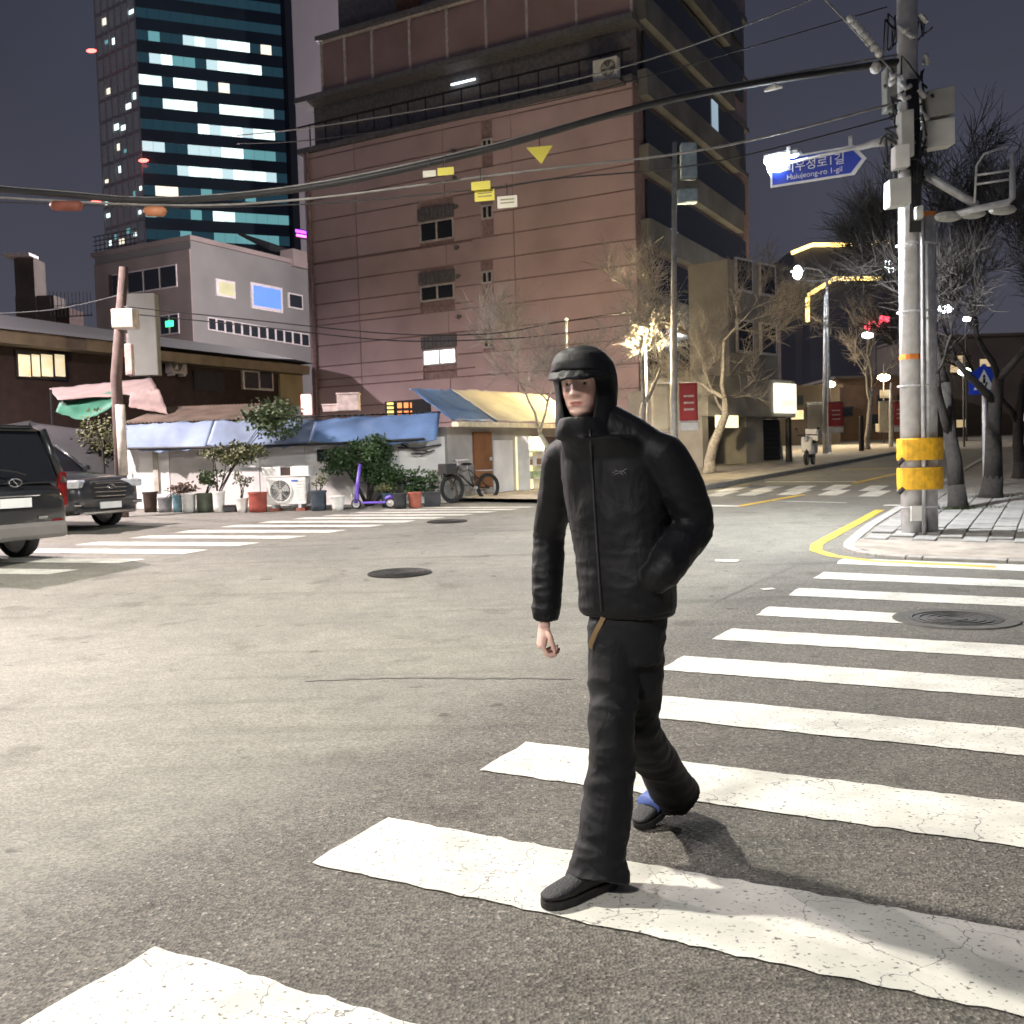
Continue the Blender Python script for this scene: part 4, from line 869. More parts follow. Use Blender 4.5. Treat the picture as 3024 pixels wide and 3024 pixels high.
# ================================================================== WHITE SHACK WITH BLUE AWNING
wl = Vector((at(372, 1400, 24.1).x, 24.1, 0)); wr = Vector((at(1318, 1400, 23.1).x, 23.1, 0)); SX = (wr-wl).normalized(); SN = Vector((SX.y, -SX.x, 0)); SLn = (wr-wl).length; sz0 = gz(22.8)-.15
sh = T('white_shack', 'low white walled shack with a sagging blue awning', 'shack', (wl.x, wl.y, sz0))
def s_px(px, py):
    d = ray(px, py); t = (wl-Vector((0, 0, CAMH))).dot(SN)/d.dot(SN); P = Vector((0, 0, CAMH))+d*t; return (P-wl).dot(SX), P.z
def s_rect(x0, y0, x1, y1, name, m, d0=0, d1=.05, par=None, bev=0):
    a = s_px(x0, (y0+y1)/2)[0]; b_ = s_px(x1, (y0+y1)/2)[0]; z1_ = s_px((x0+x1)/2, y0)[1]; z0_ = s_px((x0+x1)/2, y1)[1]; b = MB(); wallbox(b, wl, SX, SN, min(a, b_), max(a, b_), z0_, z1_, d0, d1); return b.build(name, m, par or sh, bev=bev)
ztop = s_px(800, 1306)[1]
for i in range(7):
    b = MB(); wallbox(b, wl, SX, SN, i*SLn/7, (i+1)*SLn/7-.012, sz0, ztop, -.15, random.Random(i).uniform(0, .02)); b.build('wall_panel', (m_wpaint, mat('stained white wall', (.5, .48, .46), .9, 0, .25, 1.2, .4, 20))[i % 2 if i in (1, 4) else 0], sh)
b = MB(); wallbox(b, wl, SX, SN, .05, SLn-.05, sz0, ztop-.05, -4, -.16); b.build('body', m_dark, sh)
s_rect(456, 1315, 470, 1450, 'pilaster', mat('beige strip', (.42, .38, .33), .85), .02, .07)
wn = s_rect(938, 1326, 1010, 1362, 'window', m_blackm, .02, .06); s_rect(942, 1330, 972, 1358, 'pane', m_glassd, .05, .075, wn); s_rect(976, 1330, 1006, 1358, 'pane', m_glassd, .05, .075, wn)
m_blue = mat('blue tarpaulin', (.10, .18, .34), .6, 0, .3, 1.3, .5, 10); m_blue2 = mat('faded blue tarpaulin', (.18, .235, .34), .65, 0, .4, 1.0, .5, 10)
ze = s_px(800, 1309)[1]; zt_ = s_px(800, 1246)[1]+.22
q = lambda f_, dd, zz: wl+SX*(SLn*f_)+SN*dd+Z*zz
for (f0, f1, m, sd) in ((0.0, .285, m_blue2, 1), (.288, .60, m_blue2, 4), (.603, .985, m_blue, 7)):
    cloth(q(f0, -.1, zt_-.16+.04*math.sin(f0*9)), q(f1, -.1, zt_-.16+.04*math.sin(f1*9)), q(f0, .42, ze), q(f1, .42, ze-.04), 30, 10, .08, sd, 'awning_sheet', m, sh, .10)
b = MB(); b.tube([q(k/20, .43, ze-.02-.05*math.sin(k/20*math.pi*1.0)) for k in range(20)], .03, 6); b.build('awning_edge_pole', m_blackm, sh, True)
m_corr = mat('brown corrugated sheet', (.2, .15, .12), .8, 0, .3, 2, .3); b = MB(); rows = []
for j in range(2): rows.append([q(k/160*.42-.01, -.1-2.2*j, zt_-.13+.5*j+.02*math.sin(k*1.3)) for k in range(161)])
b.grid(rows).build('corrugated_roof', m_corr, sh, True); b = MB(); rows = [[q(.42+k/160*.56, -.1-2.2*j, zt_-.13+.12*j+.02*math.sin(k*1.3)) for k in range(161)] for j in range(2)]; b.grid(rows).build('corrugated_roof', mat('dark roofing', (.05, .045, .045), .9), sh, True)
b = MB()
for (a0, z0, a1, z1) in ((.87, ze-.12, .95, ze-.3), (.86, ze-.2, .99, ze-.16), (.9, ze-.35, .97, ze-.28)): b.tube([q(a0, .1, z0), q((a0+a1)/2, .16, (z0+z1)/2-.05), q(a1, .1, z1)], .02, 5)
b.build('hanging_wires', m_cable, sh, True)
# things on the shack roof
m_pinkw = mat('pinkish foam', (.6, .5, .47), .8)
for lab, px, py, w_, h_, Y, m in (('large pale foam box on the shack roof against the pink block', 1030, 1190, .55, .42, 26, m_pinkw), ('flat pale foam slab lying left of the large foam box', 985, 1208, .5, .16, 26.2, m_pinkw)):
    c = at(px, py, Y); t = T('foam_box', lab, 'box', c-Z*h_/2, .1, 'foam boxes on the shack roof'); MB().box(c, (w_, .4, h_)).build('tub', m, t, bev=.02); MB().box(c+Z*(h_/2+.02), (w_+.04, .44, .05)).build('lid', m_pinkw, t, bev=.015)
c = at(905, 1195, 27); t = T('lit_pillar', 'small pink lit pillar glowing at the foot of the pink block', 'light', c-Z*.3); MB().box(c, (.26, .2, .55)).build('lit_panel', mat('pink glow panel', (1, .6, .55), .5, 0, 0, 1, 0, emit=1.3, ecol=(1, .55, .5)), t, bev=.03); MB().box(c-Z*.33, (.34, .3, .1)).build('foot', m_balc, t)
led = T('led_signboard', 'dark signboard with orange and yellow lettering above the blue awning', 'sign', at(1205, 1235, 25))
c = at(1205, 1209, 25); MB().box(c, (1.15, .1, .46), (1, -.1, .04)).build('board', m_dark, led, bev=.01)
rnd = random.Random(12); m_or = mat('orange led', (1, .35, .1), .4, 0, 0, 1, 0, emit=.9, ecol=(1, .32, .1)); m_yl2 = mat('yellow led', (1, .8, .2), .4, 0, 0, 1, 0, emit=.8, ecol=(.9, .75, .25))
for k in range(5):
    for r_ in range(2): MB().box(c+Vector((-.2+.16*k, -.055, .1-.2*r_)), (.11, .01, .13)).build('led_character', m_or, led)
for r_ in range(4): MB().box(c+Vector((-.43, -.055, .15-.1*r_)), (.16, .01, .06)).build('led_character', m_yl2, led)
for s_ in (-.5, .5): MB().tube([c+Vector((s_, .1, -.23)), c+Vector((s_, .1, -.8))], .03, 6).build('leg', m_blackm, led)
# ================================================================== SHOP SHACK along the uphill pavement
k0 = Vector((wr.x+.05, wr.y-.05, 0)); k1 = Vector((at(1690, 1400, 27.5).x, 27.5, 0)); KX = (k1-k0).normalized(); KN = Vector((KX.y, -KX.x, 0)); KL = (k1-k0).length; kz0 = gz(23.5)-.1
ks_ = T('shop_shack', 'grey shop shack with tarpaulin roof and lit shelves at its door', 'shack', (k0.x, k0.y, kz0))
def k_px(px, py):
    d = ray(px, py); t = (k0-Vector((0, 0, CAMH))).dot(KN)/d.dot(KN); P = Vector((0, 0, CAMH))+d*t; return (P-k0).dot(KX), P.z
def k_rect(x0, y0, x1, y1, name, m, d0=0, d1=.05, par=None):
    a = k_px(x0, (y0+y1)/2)[0]; b_ = k_px(x1, (y0+y1)/2)[0]; z1_ = k_px((x0+x1)/2, y0)[1]; z0_ = k_px((x0+x1)/2, y1)[1]; b = MB(); wallbox(b, k0, KX, KN, min(a, b_), max(a, b_), z0_, z1_, d0, d1); return b.build(name, m, par or ks_)
keave = k_px(1450, 1262)[1]; m_kgrey = mat('grey shop wall', (.36, .34, .32), .85, 0, .25, 1.3, .4, 20)
b = MB(); wallbox(b, k0, KX, KN, 0, KL, kz0, keave, -3, 0); b.build('wall', m_kgrey, ks_)
k_rect(1308, 1372, 1400, 1470, 'dado', mat('dark grey dado', (.2, .2, .2), .8), .005, .03); dr = k_rect(1396, 1276, 1448, 1440, 'door', mat('brown door', (.2, .085, .035), .6, 0, .2, 3), .0, .06); k_rect(1440, 1350, 1444, 1360, 'handle', m_steel, .06, .1, dr)
k_rect(1458, 1300, 1512, 1468, 'white_panel', m_wpaint, .0, .04); k_rect(1575, 1290, 1690, 1450, 'dark_doorway', mat('dark brown doorway', (.09, .06, .045), .85), 0, .03)
m_ylt = mat('pale tarpaulin', (.62, .56, .40), .7, 0, .25, 1.2, .5, 10)
rf = lambda f_, dd, zz: k0+KX*(KL*f_)+KN*dd+Z*zz
cloth(rf(-.04, -.9, keave+.92), rf(.26, -.9, keave+.95), rf(-.06, .45, keave+.12), rf(.26, .45, keave+.12), 14, 10, .06, 2, 'roof_sheet', m_blue, ks_); cloth(rf(.25, -.9, keave+.97), rf(1.02, -.9, keave+1.0), rf(.25, .47, keave+.13), rf(1.02, .47, keave+.13), 24, 10, .07, 5, 'roof_sheet', m_ylt, ks_)
b = MB(); wallbox(b, k0, KX, KN, -.2, KL, keave-.02, keave+.09, .3, .5); b.build('eave_board', mat('cream eave', (.62, .55, .4), .7), ks_)
# lit shelves
sx0, _ = k_px(1520, 1400); sx1, _ = k_px(1566, 1400); sv = T('display_shelf', 'yellow lit display shelves standing at the shop door', 'shelf', k0+KX*((sx0+sx1)/2)+KN*.3+Z*(gz(25.5)))
zz0 = k_px(1540, 1455)[1]; zz1 = k_px(1540, 1290)[1]; shw = abs(sx1-sx0); hh = zz1-zz0
b = MB(); wallbox(b, k0, KX, KN, sx0, sx1, zz0, zz1, .05, .1); b.build('back_panel', mat('lit back panel', (1, .9, .55), .6, 0, .2, 4, 0, emit=1.0, ecol=(1, .86, .5)), sv)
for s_ in (sx0, sx1-.03): b = MB(); wallbox(b, k0, KX, KN, s_, s_+.03, zz0, zz1, .1, .45); b.build('side_panel', m_white, sv)
for k in range(5): b = MB(); wallbox(b, k0, KX, KN, sx0+.03, sx1-.03, zz0+k*hh/4.2, zz0+k*hh/4.2+.03, .1, .45); b.build('shelf_board', m_white, sv)
b = MB(); wallbox(b, k0, KX, KN, sx0+.02, sx1-.02, zz1-.34, zz1-.02, .4, .46); b.build('lit_header', mat('lit green white header', (.95, 1, .75), .5, 0, 0, 1, 0, emit=3, ecol=(.95, 1, .7)), sv)
rnd = random.Random(3)
for k in range(1, 4):
    for j in range(3):
        wb_ = shw/4; b = MB(); x_ = sx0+.06+j*(shw-.08)/3; wallbox(b, k0, KX, KN, x_, x_+wb_, zz0+k*hh/4.2+.032, zz0+k*hh/4.2+.032+rnd.uniform(.12, .22), .15, .38)
        o = b.build('goods_box', (mat('brown carton', (.25, .16, .09), .8), m_white, mat('pale green carton', (.4, .5, .3), .8))[rnd.randrange(3)]); o.location = (0, 0, 0); tag(o, 'small goods carton on the lit display shelves', 'carton', 'goods on the display shelves')
o = tag(MB().tube([k0+KX*sx1+KN*.5+Z*(zz1-.55), k0+KX*(sx1+.25)+KN*.5+Z*(zz1-.47)], .03, 6).build('neon_tube', MATS['pink neon']), 'short pink neon tube beside the lit display shelves', 'neon light')
# warm shop lamp on a post
wp = at(1896, 978, 27.5); wb = gp(wp.x+.1, 27.6)
wlmp = T('shop_lamp', 'warm yellow lamp on a thin post glowing through the bare branches', 'lamp', wb)
MB().tube([wb, wb+Z*(wp.z-wb.z+.1)], .035, 8).build('post', m_steel, wlmp, True); MB().sphere(wp, .17, 14, 9, (1, 1, .75)).build('globe', m_ledw, wlmp, True); MB().lathe(wp+Z*.1, [(.05, .1), (.2, .02), (.21, 0)], 14).build('shade', m_blackm, wlmp); lamp('light', wp-Vector((.25, .3, .15)), 2900, (1, .80, .45), .15, wlmp)
# ================================================================== FAR LAMPS
for lab, px, py, Y, pw in (('distant white street lamp against the dark stepped building', 2355, 805, 44, 22000), ('distant white street lamp showing just left of the corner pole', 2632, 775, 36, 20000)):
    h_ = at(px, py, Y); street_lamp(lab, gp(h_.x+(1.4 if px < 2500 else .5), Y+.4), h_, pw, (.95, .97, 1), False, .2, 165)
    MB().sphere(h_, .2 if Y > 40 else .24, 12, 8, (1, 1, 1.5)).build('globe', m_led, bpy.data.objects[[o.name for o in bpy.data.objects if o.name.startswith('street_lamp')][-1]], True)
for lab, px, py, Y, m, rr in (('white light high among the right hand branches', 2793, 912, 60, m_led, .35), ('pale green light between the right hand trunks', 2850, 1098, 50, mat('greenish lamp', (.9, 1, .8), .4, 0, 0, 1, 0, emit=10, ecol=(.85, 1, .75)), .28), ('small bluish light among the branches behind the right trees', 2856, 942, 60, m_led, .2), ('small white light below the red neon', 2562, 990, 68, m_led, .3), ('tiny warm light above the second banner pole', 2450, 1135, 55, m_ledw, .25), ('tiny warm light high on the brown brick wall', 2610, 1115, 60, m_ledw, .3), ('orange light at the edge of the shop building', 2270, 1150, 50, m_ledw, .25)):
    c = at(px, py, Y); t = T('hanging_light', lab, 'light', c); MB().sphere(c, rr, 10, 7, (1.3, .7, .7)).build('globe', m, t, True); MB().tube([c+Z*rr*.6, c+Z*(rr+.5)], .03, 6).build('stem', m_blackm, t); lamp('light', c-Vector((0, rr*1.6, rr*1.2)), 900 if m == m_ledw else 0, (1, .78, .45), .2, t) if m == m_ledw else None; MB().tube([c+Z*(rr+.5), c+Vector((.2, .6, rr+.6)), Vector((c.x+.2, c.y+.6, gz(Y)))], .05, 6).build('post', m_blackm, t)
c = at(2590, 955, 70); t = T('neon_sign', 'red neon shape glowing above the uphill street', 'sign', c); MB().tube([c+Vector((-.75, 0, -.35)), c+Vector((-.4, 0, .1)), c+Vector((.1, 0, -.1)), c+Vector((.3, 0, .35)), c+Vector((.8, 0, .25))], .2, 8).build('red_tube', mat('red neon', (1, .1, .15), .4, 0, 0, 1, 0, emit=5, ecol=(1, .06, .1)), t, True); MB().box(c+Vector((0, .4, 0)), (2.2, .2, 1.3)).build('back_board', m_dark, t); MB().tube([c+Vector((0, .4, 0)), Vector((c.x, c.y+.4, gz(70)))], .08, 6).build('post', m_blackm, t)
# ================================================================== BANNER POLES
m_red = mat('red banner', (.45, .06, .06), .75, 0, .12, 3, .3, 15); m_crm = mat('cream banner', (.62, .55, .40), .75, 0, .12, 3, .3, 15); m_print = mat('banner print', (.75, .6, .55), .8)
def banner_pole(label, px, Y, ytop, ybot, w_, hz_top, group):
    x_ = at(px, 1330, Y).x; B_ = gp(x_, Y, .1); t = T('banner_pole', label, 'banner pole', B_, 0, group); tp = at(px, hz_top, Y)
    MB().tube([B_, B_+Z*2, Vector((tp.x, Y, tp.z))], [.11, .09, .06], 12).build('pole', mat('pale pole', (.5, .5, .48), .6, .2), t, True)
    z1_ = at(px, ytop, Y).z; z0_ = at(px, ybot, Y).z; xm = (at(px, ytop, Y).x+at(px, ybot, Y).x)/2
    for s_, m, nm in ((-1, m_crm, 'cream_banner'), (1, m_red, 'red_banner')):
        zb_ = z0_+(.0 if s_ < 0 else (z1_-z0_)*.2)
        cloth(Vector((xm+s_*.13, Y, z1_)), Vector((xm+s_*(.13+w_), Y, z1_)), Vector((xm+s_*.13, Y, zb_)), Vector((xm+s_*(.13+w_), Y, zb_)), 6, 12, .02, s_*3+px, nm, m, t, 0, .01)
        for zz in (z1_+.01, zb_-.01): MB().tube([Vector((xm, Y, zz)), Vector((xm+s_*(.16+w_), Y, zz))], .014, 6).build('banner_rod', m_steel, t)
    MB().box(Vector((xm+.13+w_/2, Y, z0_+(z1_-z0_)*.08)), (w_, .012, (z1_-z0_)*.17)).build('white_skirt', m_white, t)
    for k in range(3): MB().box(Vector((xm+.13+w_/2, Y-.05, z1_-(z1_-z0_)*(.28+.14*k))), (w_*.55, .004, .05)).build('print_line', m_print, t)
    return t, tp
bt, tp = banner_pole('banner pole with red and cream banners in front of the warm lamp', 1992, 26.5, 1132, 1272, .48, 420, 'banner poles up the street')
MB().box(tp+Vector((.35, 0, -.5)), (.4, .3, .9)).build('equipment_box', mat('pale blue box', (.4, .5, .55), .6), bt, bev=.03); MB().box(tp+Vector((.3, 0, -1.4)), (.5, .3, .35)).build('equipment_box', MATS['pale blue box'], bt, bev=.03)
banner_pole('smaller banner pole with red and cream banners near the motor scooter', 2437, 44, 1188, 1278, .66, 868, 'banner poles up the street')
banner_pole('farthest banner pole half hidden by the corner utility pole', 2632, 50, 1185, 1275, .5, 1130, 'banner poles up the street')
# extra thin post beside the head of the walker
o = T('thin_post', 'thin pale post rising behind the shop shack roof', 'post', gp(at(1672, 1300, 30).x, 30)); p = at(1672, 945, 30); MB().tube([o.location, p], .05, 8).build('shaft', MATS['pale pole'], o, True); MB().sphere(p, .07, 8, 5).build('cap', m_steel, o)
# ================================================================== BLUE CROSSING SIGN
sp0 = at(2908, 1210, 21); bs = T('crossing_sign', 'blue pentagon pedestrian crossing sign on a grey post among the trees', 'sign', gp(sp0.x, 21, .1))
MB().tube([gp(sp0.x, 21, .1), Vector((at(2905, 1080, 21).x, 21, at(2905, 1075, 21).z))], .045, 10).build('post', m_steel, bs, True)
c = at(2905, 1120, 20.93); s_ = .31
MB().prism([c+Vector((-s_, 0, -s_)), c+Vector((s_, 0, -s_)), c+Vector((s_, 0, s_*.35)), c+Vector((0, 0, s_)), c+Vector((-s_, 0, s_*.35))], (0, -.012, 0)).build('plate', m_sblue, bs)
MB().prism([c+Vector((-s_*.7, -.014, -s_*.7)), c+Vector((s_*.7, -.014, -s_*.7)), c+Vector((0, -.014, s_*.65))], (0, -.004, 0)).build('triangle', m_swhite, bs)
b = MB(); q0 = c+Vector((0, -.021, 0)); b.sphere(q0+Z*.06, .03, 8, 5, (1, .15, 1)); b.box(q0-Z*.03, (.05, .006, .11)); b.box(q0+Vector((-.035, 0, -.13)), (.03, .006, .13), (1, 0, .4), None, (-.4, 0, 1)); b.box(q0+Vector((.035, 0, -.13)), (.03, .006, .13), (1, 0, -.4), None, (.4, 0, 1)); b.build('walking_figure', m_blackm, bs)
# ================================================================== BARE TREES
def bare_tree(label, base, H, seed, lean=(0, 0), r0=.14, spread=.75, m=None, depth=6, fork=.38, group=None, twig=.008):
    rnd = random.Random(seed); base = Vector(base); t = T('bare_tree', label, 'tree', base, 0, group); m = m or m_bark
    tr, cr = MB(), MB()
    def br(p, d, L_, r, lv):
        n = 4 if lv < 3 else 3; pts = [p]; rr = [r]; q = p.copy(); dd = d.copy()
        for i in range(n):
            dd = (dd+Vector((rnd.gauss(0, .13), rnd.gauss(0, .13), rnd.gauss(.02, .09)))).normalized(); q = q+dd*L_/n; pts.append(q.copy()); rr.append(max(twig*.6, r*(1-.42*(i+1)/n)))
        (tr if lv < 3 else cr).tube(pts, rr, 9 if lv == 0 else (6 if lv < 3 else 3), lv < 3)
        if lv >= depth: return
        nb = rnd.choice((2, 3, 3)) if lv < depth-1 else 3
        for k in range(nb):
            an = rnd.uniform(0, 6.28); o_ = dd.orthogonal().normalized(); o2 = dd.cross(o_); tilt = rnd.uniform(.35, 1.0)*spread
            nd = (dd*math.cos(tilt)+(o_*math.cos(an)+o2*math.sin(an))*math.sin(tilt)+Z*.05).normalized()
            idx = -1 if k < 2 else rnd.choice((-2, -3)); br(pts[idx], nd, L_*rnd.uniform(.6, .85), rr[idx]*rnd.uniform(.6, .8), lv+1)
        if lv >= 2:                                            # fine twigs along the branch
            for k in range(9 if lv >= 4 else 6):
                i_ = rnd.randrange(1, len(pts)); nd = (dd*.7+Vector((rnd.gauss(0, .7), rnd.gauss(0, .7), rnd.gauss(.3, .5)))).normalized(); p_ = pts[i_].lerp(pts[i_-1], rnd.random()); l2 = rnd.uniform(.25, .75)
                m_ = p_+nd*l2*.5+Vector((rnd.gauss(0, .04), rnd.gauss(0, .04), rnd.gauss(.02, .03))); cr.tube([p_, m_, p_+nd*l2+Vector((0, 0, .05))], [twig*.9, twig*.7, twig*.35], 3, False)
    d0 = Vector((lean[0], lean[1], 1)).normalized()
    tr.tube([base-Z*.1, base+d0*.12, base+d0*.4], [r0*1.5, r0*1.15, r0], 10)
    br(base+d0*.35, d0, H*fork, r0, 0)
    tr.build('trunk', m, t, True); cr.build('crown', m, t, False); return t
GR = 'bare street trees'
def tb(px, py): g = G(px, py); a = (g-C0).dot(U); b_ = (g-C0).dot(V); return sw(max(.3, a), b_)
b1 = tb(2830, 1524); b2 = tb(2925, 1488); b3 = gp(at(3010, 1400, 24).x, 24, .1)
t1 = bare_tree('bare tree nearest the corner pole in a grassy square of pavement', b1, 5.0, 21, (-.06, .05), .135, .72, m_bark, 6, .36, GR)
t2 = bare_tree('thick dark leaning bare tree next to the blue crossing sign', b2, 5.4, 33, (.16, .02), .17, .72, m_bark, 6, .36, GR)
t3 = bare_tree('bare tree behind the thick leaning one at the pavement edge', b3, 5.6, 47, (.05, 0), .14, .75, m_bark, 6, .34, GR)
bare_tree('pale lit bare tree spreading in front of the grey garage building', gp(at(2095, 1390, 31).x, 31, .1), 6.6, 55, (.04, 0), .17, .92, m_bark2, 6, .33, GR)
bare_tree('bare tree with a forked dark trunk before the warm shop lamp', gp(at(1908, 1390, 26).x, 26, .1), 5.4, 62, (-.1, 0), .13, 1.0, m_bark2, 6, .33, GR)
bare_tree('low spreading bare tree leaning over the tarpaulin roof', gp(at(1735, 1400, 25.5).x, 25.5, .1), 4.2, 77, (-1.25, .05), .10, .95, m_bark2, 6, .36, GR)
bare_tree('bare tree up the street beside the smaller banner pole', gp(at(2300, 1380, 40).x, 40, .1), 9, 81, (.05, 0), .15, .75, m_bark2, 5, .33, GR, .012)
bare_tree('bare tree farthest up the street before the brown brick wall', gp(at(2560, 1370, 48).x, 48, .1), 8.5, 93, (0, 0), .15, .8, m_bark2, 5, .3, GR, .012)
# grass tufts round the corner tree
m_grass = mat('verge grass', (.06, .09, .03), .9, 0, .4, 9)
rnd = random.Random(2); g = MB()
for (c, n_) in ((b1, 420), (b2, 160)):
    for k in range(n_):
        a = rnd.uniform(0, 6.28); r = rnd.uniform(.12, .75); p = c+Vector((math.cos(a)*r, math.sin(a)*r*.55-.12, .012)); h_ = rnd.uniform(.03, .09); d = Vector((rnd.gauss(0, .4), rnd.gauss(0, .4), 1)).normalized(); s_ = d.orthogonal()*.006
        g.add([p-s_, p+s_, p+d*h_], [(0, 1, 2)])
g.build('grass', m_grass, None, kind='stuff'); bpy.data.objects['grass']['label'] = 'short grass growing round the foot of the corner trees'; bpy.data.objects['grass']['category'] = 'grass'
# ================================================================== POTS AND PLANTS
m_leaf = mat('dark leaf', (.055, .085, .03), .6, 0, .45, 8, 0); m_leaf2 = mat('olive leaf', (.09, .095, .035), .6, 0, .45, 8, 0); m_leafr = mat('reddish leaf', (.10, .06, .04), .6, 0, .45, 8, 0); m_soil = mat('potting soil', (.04, .03, .022), .95)
pc = {'white': m_white, 'grey': mat('grey bucket', (.2, .2, .21), .6), 'teal': mat('teal bucket', (.10, .20, .24), .55), 'brown': mat('brown planter', (.05, .028, .022), .75), 'green': mat('mossy planter', (.09, .11, .08), .8), 'red': mat('red brown barrel', (.30, .065, .045), .7), 'navy': mat('navy barrel', (.04, .055, .075), .6), 'terra': mat('terracotta', (.33, .10, .065), .8), 'black': mat('black planter', (.025, .026, .03), .6), 'dteal': mat('dark teal pot', (.03, .075, .09), .6)}
def leafclump(mb, c, rx, ry, rz, n, size, seed, shell=.5):
    rnd = random.Random(seed); c = Vector(c); lumps = [Vector((rnd.gauss(0, .5), rnd.gauss(0, .5), rnd.gauss(0, .45))) for _ in range(9)]
    for k in range(n):
        l = lumps[k % 9]; p = l+Vector((rnd.gauss(0, .27), rnd.gauss(0, .27), rnd.gauss(0, .24)))
        if p.length > 1.25: continue
        q = c+Vector((p.x*rx, p.y*ry, p.z*rz)); d = Vector((rnd.gauss(0, 1), rnd.gauss(0, 1), rnd.gauss(.2, .8))).normalized(); s_ = d.orthogonal().normalized()*size*.32; L_ = size*rnd.uniform(.7, 1.3)
        n_ = d.cross(s_).normalized()*size*.12
        mb.add([q, q+d*L_*.5+s_+n_, q+d*L_, q+d*L_*.5-s_+n_], [(0, 1, 2), (0, 2, 3)])
def pot(label, px0, px1, ytop, ybot, col, plant=None, Y=None, rim=True, taper=.82, square=False, name='plant_pot', cat='pot'):
    b0 = G((px0+px1)/2, ybot) if Y is None else gp(at((px0+px1)/2, ybot, Y).x, Y)
    w_ = (px1-px0)/FPX*b0.y; h_ = (ybot-ytop)/FPX*b0.y; r = w_/2; t = T(name, label, cat, b0, 0, 'pots along the shack wall')
    n = 4 if square else 18; rot = math.pi/4 if square else 0; k_ = 1.3 if square else 1
    def ring(r_, z_): return [b0+Vector((math.cos(a+rot)*r_*k_, math.sin(a+rot)*r_*k_*(.8 if square else 1), z_)) for a in (2*math.pi*q/n for q in range(n))]
    b = MB(); b.loft([ring(r*taper, 0), ring(r*(taper+.3*(1-taper)), h_*.3), ring(r*.97, h_*.9), ring(r, h_*.93) if rim else ring(r*.98, h_*.95), ring(r, h_), ring(r*.9, h_), ring(r*.86, h_*.85)], True).build('vessel', pc[col], t, not square)
    if rim: MB().loft([ring(r*1.0, h_*.9), ring(r*1.06, h_*.9), ring(r*1.06, h_*.99), ring(r*1.0, h_*.99)], False).build('rim', pc[col], t)
    MB().add(ring(r*.87, h_*.86), [tuple(range(n))]).build('soil', m_soil, t)
    for pl in (plant or []):
        (x0, y0, x1, y1, m, cnt, size, sd) = pl; c = at((x0+x1)/2, (y0+y1)/2, b0.y); rx = (x1-x0)/2/FPX*b0.y; rz = (y1-y0)/2/FPX*b0.y; f = MB(); leafclump(f, c, rx, min(rx, .5), rz, cnt, size, sd); f.build('foliage', m, t)
        top = b0+Z*h_*.85; st = MB(); rr = random.Random(sd)
        for q in range(3): st.tube([top+Vector((rr.uniform(-.04, .04), 0, 0)), top.lerp(c, .5)+Vector((rr.uniform(-.1, .1), 0, 0)), c+Vector((rr.uniform(-.5, .5)*rx, 0, rr.uniform(-.3, .4)*rz))], [.014, .011, .006], 5)
        st.build('stem', m_bark, t)
    return t
pot('dark brown planter beside the grille of the parked car', 424, 466, 1452, 1512, 'brown')
pot('grey bucket holding a round reddish bush', 467, 510, 1468, 1512, 'grey', [(498, 1428, 578, 1464, m_leafr, 420, .07, 1)])
pot('teal bucket between the grey bucket and the tall white one', 511, 540, 1461, 1512, 'teal')
pot('tall white bucket right of the teal bucket', 538, 580, 1457, 1513, 'white')
pot('mossy dark planter holding a small dark shrub', 582, 630, 1456, 1512, 'green', [(588, 1378, 652, 1436, m_leaf, 520, .08, 2)], taper=.95)
pot('white bucket with wide rim under the tall olive shrub', 630, 666, 1450, 1513, 'white', [(640, 1296, 770, 1372, m_leaf2, 1100, .09, 3), (698, 1160, 880, 1292, m_leaf, 1500, .10, 4), (590, 1330, 660, 1352, m_leaf2, 250, .08, 14)])
pot('white tub raised on a low black crate', 668, 702, 1455, 1494, 'white', Y=None)
o = gp(0, 0)
c = G(682, 1512); t = T('crate', 'low black crate under the raised white tub', 'crate', c, 0); MB().box(c+Z*.075, (.26, .24, .13)).build('body', pc['black'], t, bev=.01); MB().box(c+Z*.148, (.28, .26, .015)).build('rim', pc['black'], t)
pot('tapered white pot beside the red brown barrel', 696, 735, 1470, 1513, 'white', [(690, 1395, 745, 1440, m_leaf2, 200, .06, 9)], taper=.7)
pot('tall red brown barrel left of the air conditioner', 736, 790, 1453, 1512, 'red', taper=.95, name='barrel', cat='barrel')
pot('navy barrel right of the air conditioner', 918, 966, 1448, 1508, 'navy', taper=.92, name='barrel', cat='barrel', plant=[(915, 1395, 965, 1440, m_leaf2, 150, .06, 19)])
pot('small tapered white pot left of the purple scooter', 976, 1021, 1464, 1508, 'white', taper=.68)
pot('dark teal pot hidden behind the scooter deck', 1126, 1160, 1456, 1498, 'dteal', [(1115, 1430, 1165, 1460, m_leaf2, 220, .06, 11)])
pot('dark grey barrel behind the rear wheel of the scooter', 1162, 1202, 1456, 1502, 'black', taper=.92, name='barrel', cat='barrel')
pot('terracotta barrel right of the scooter', 1206, 1246, 1453, 1500, 'terra', taper=.9, name='barrel', cat='barrel')
pot('square black planter with a white rim near the bicycle', 1252, 1304, 1452, 1495, 'black', taper=.95, square=True, name='planter', cat='planter')
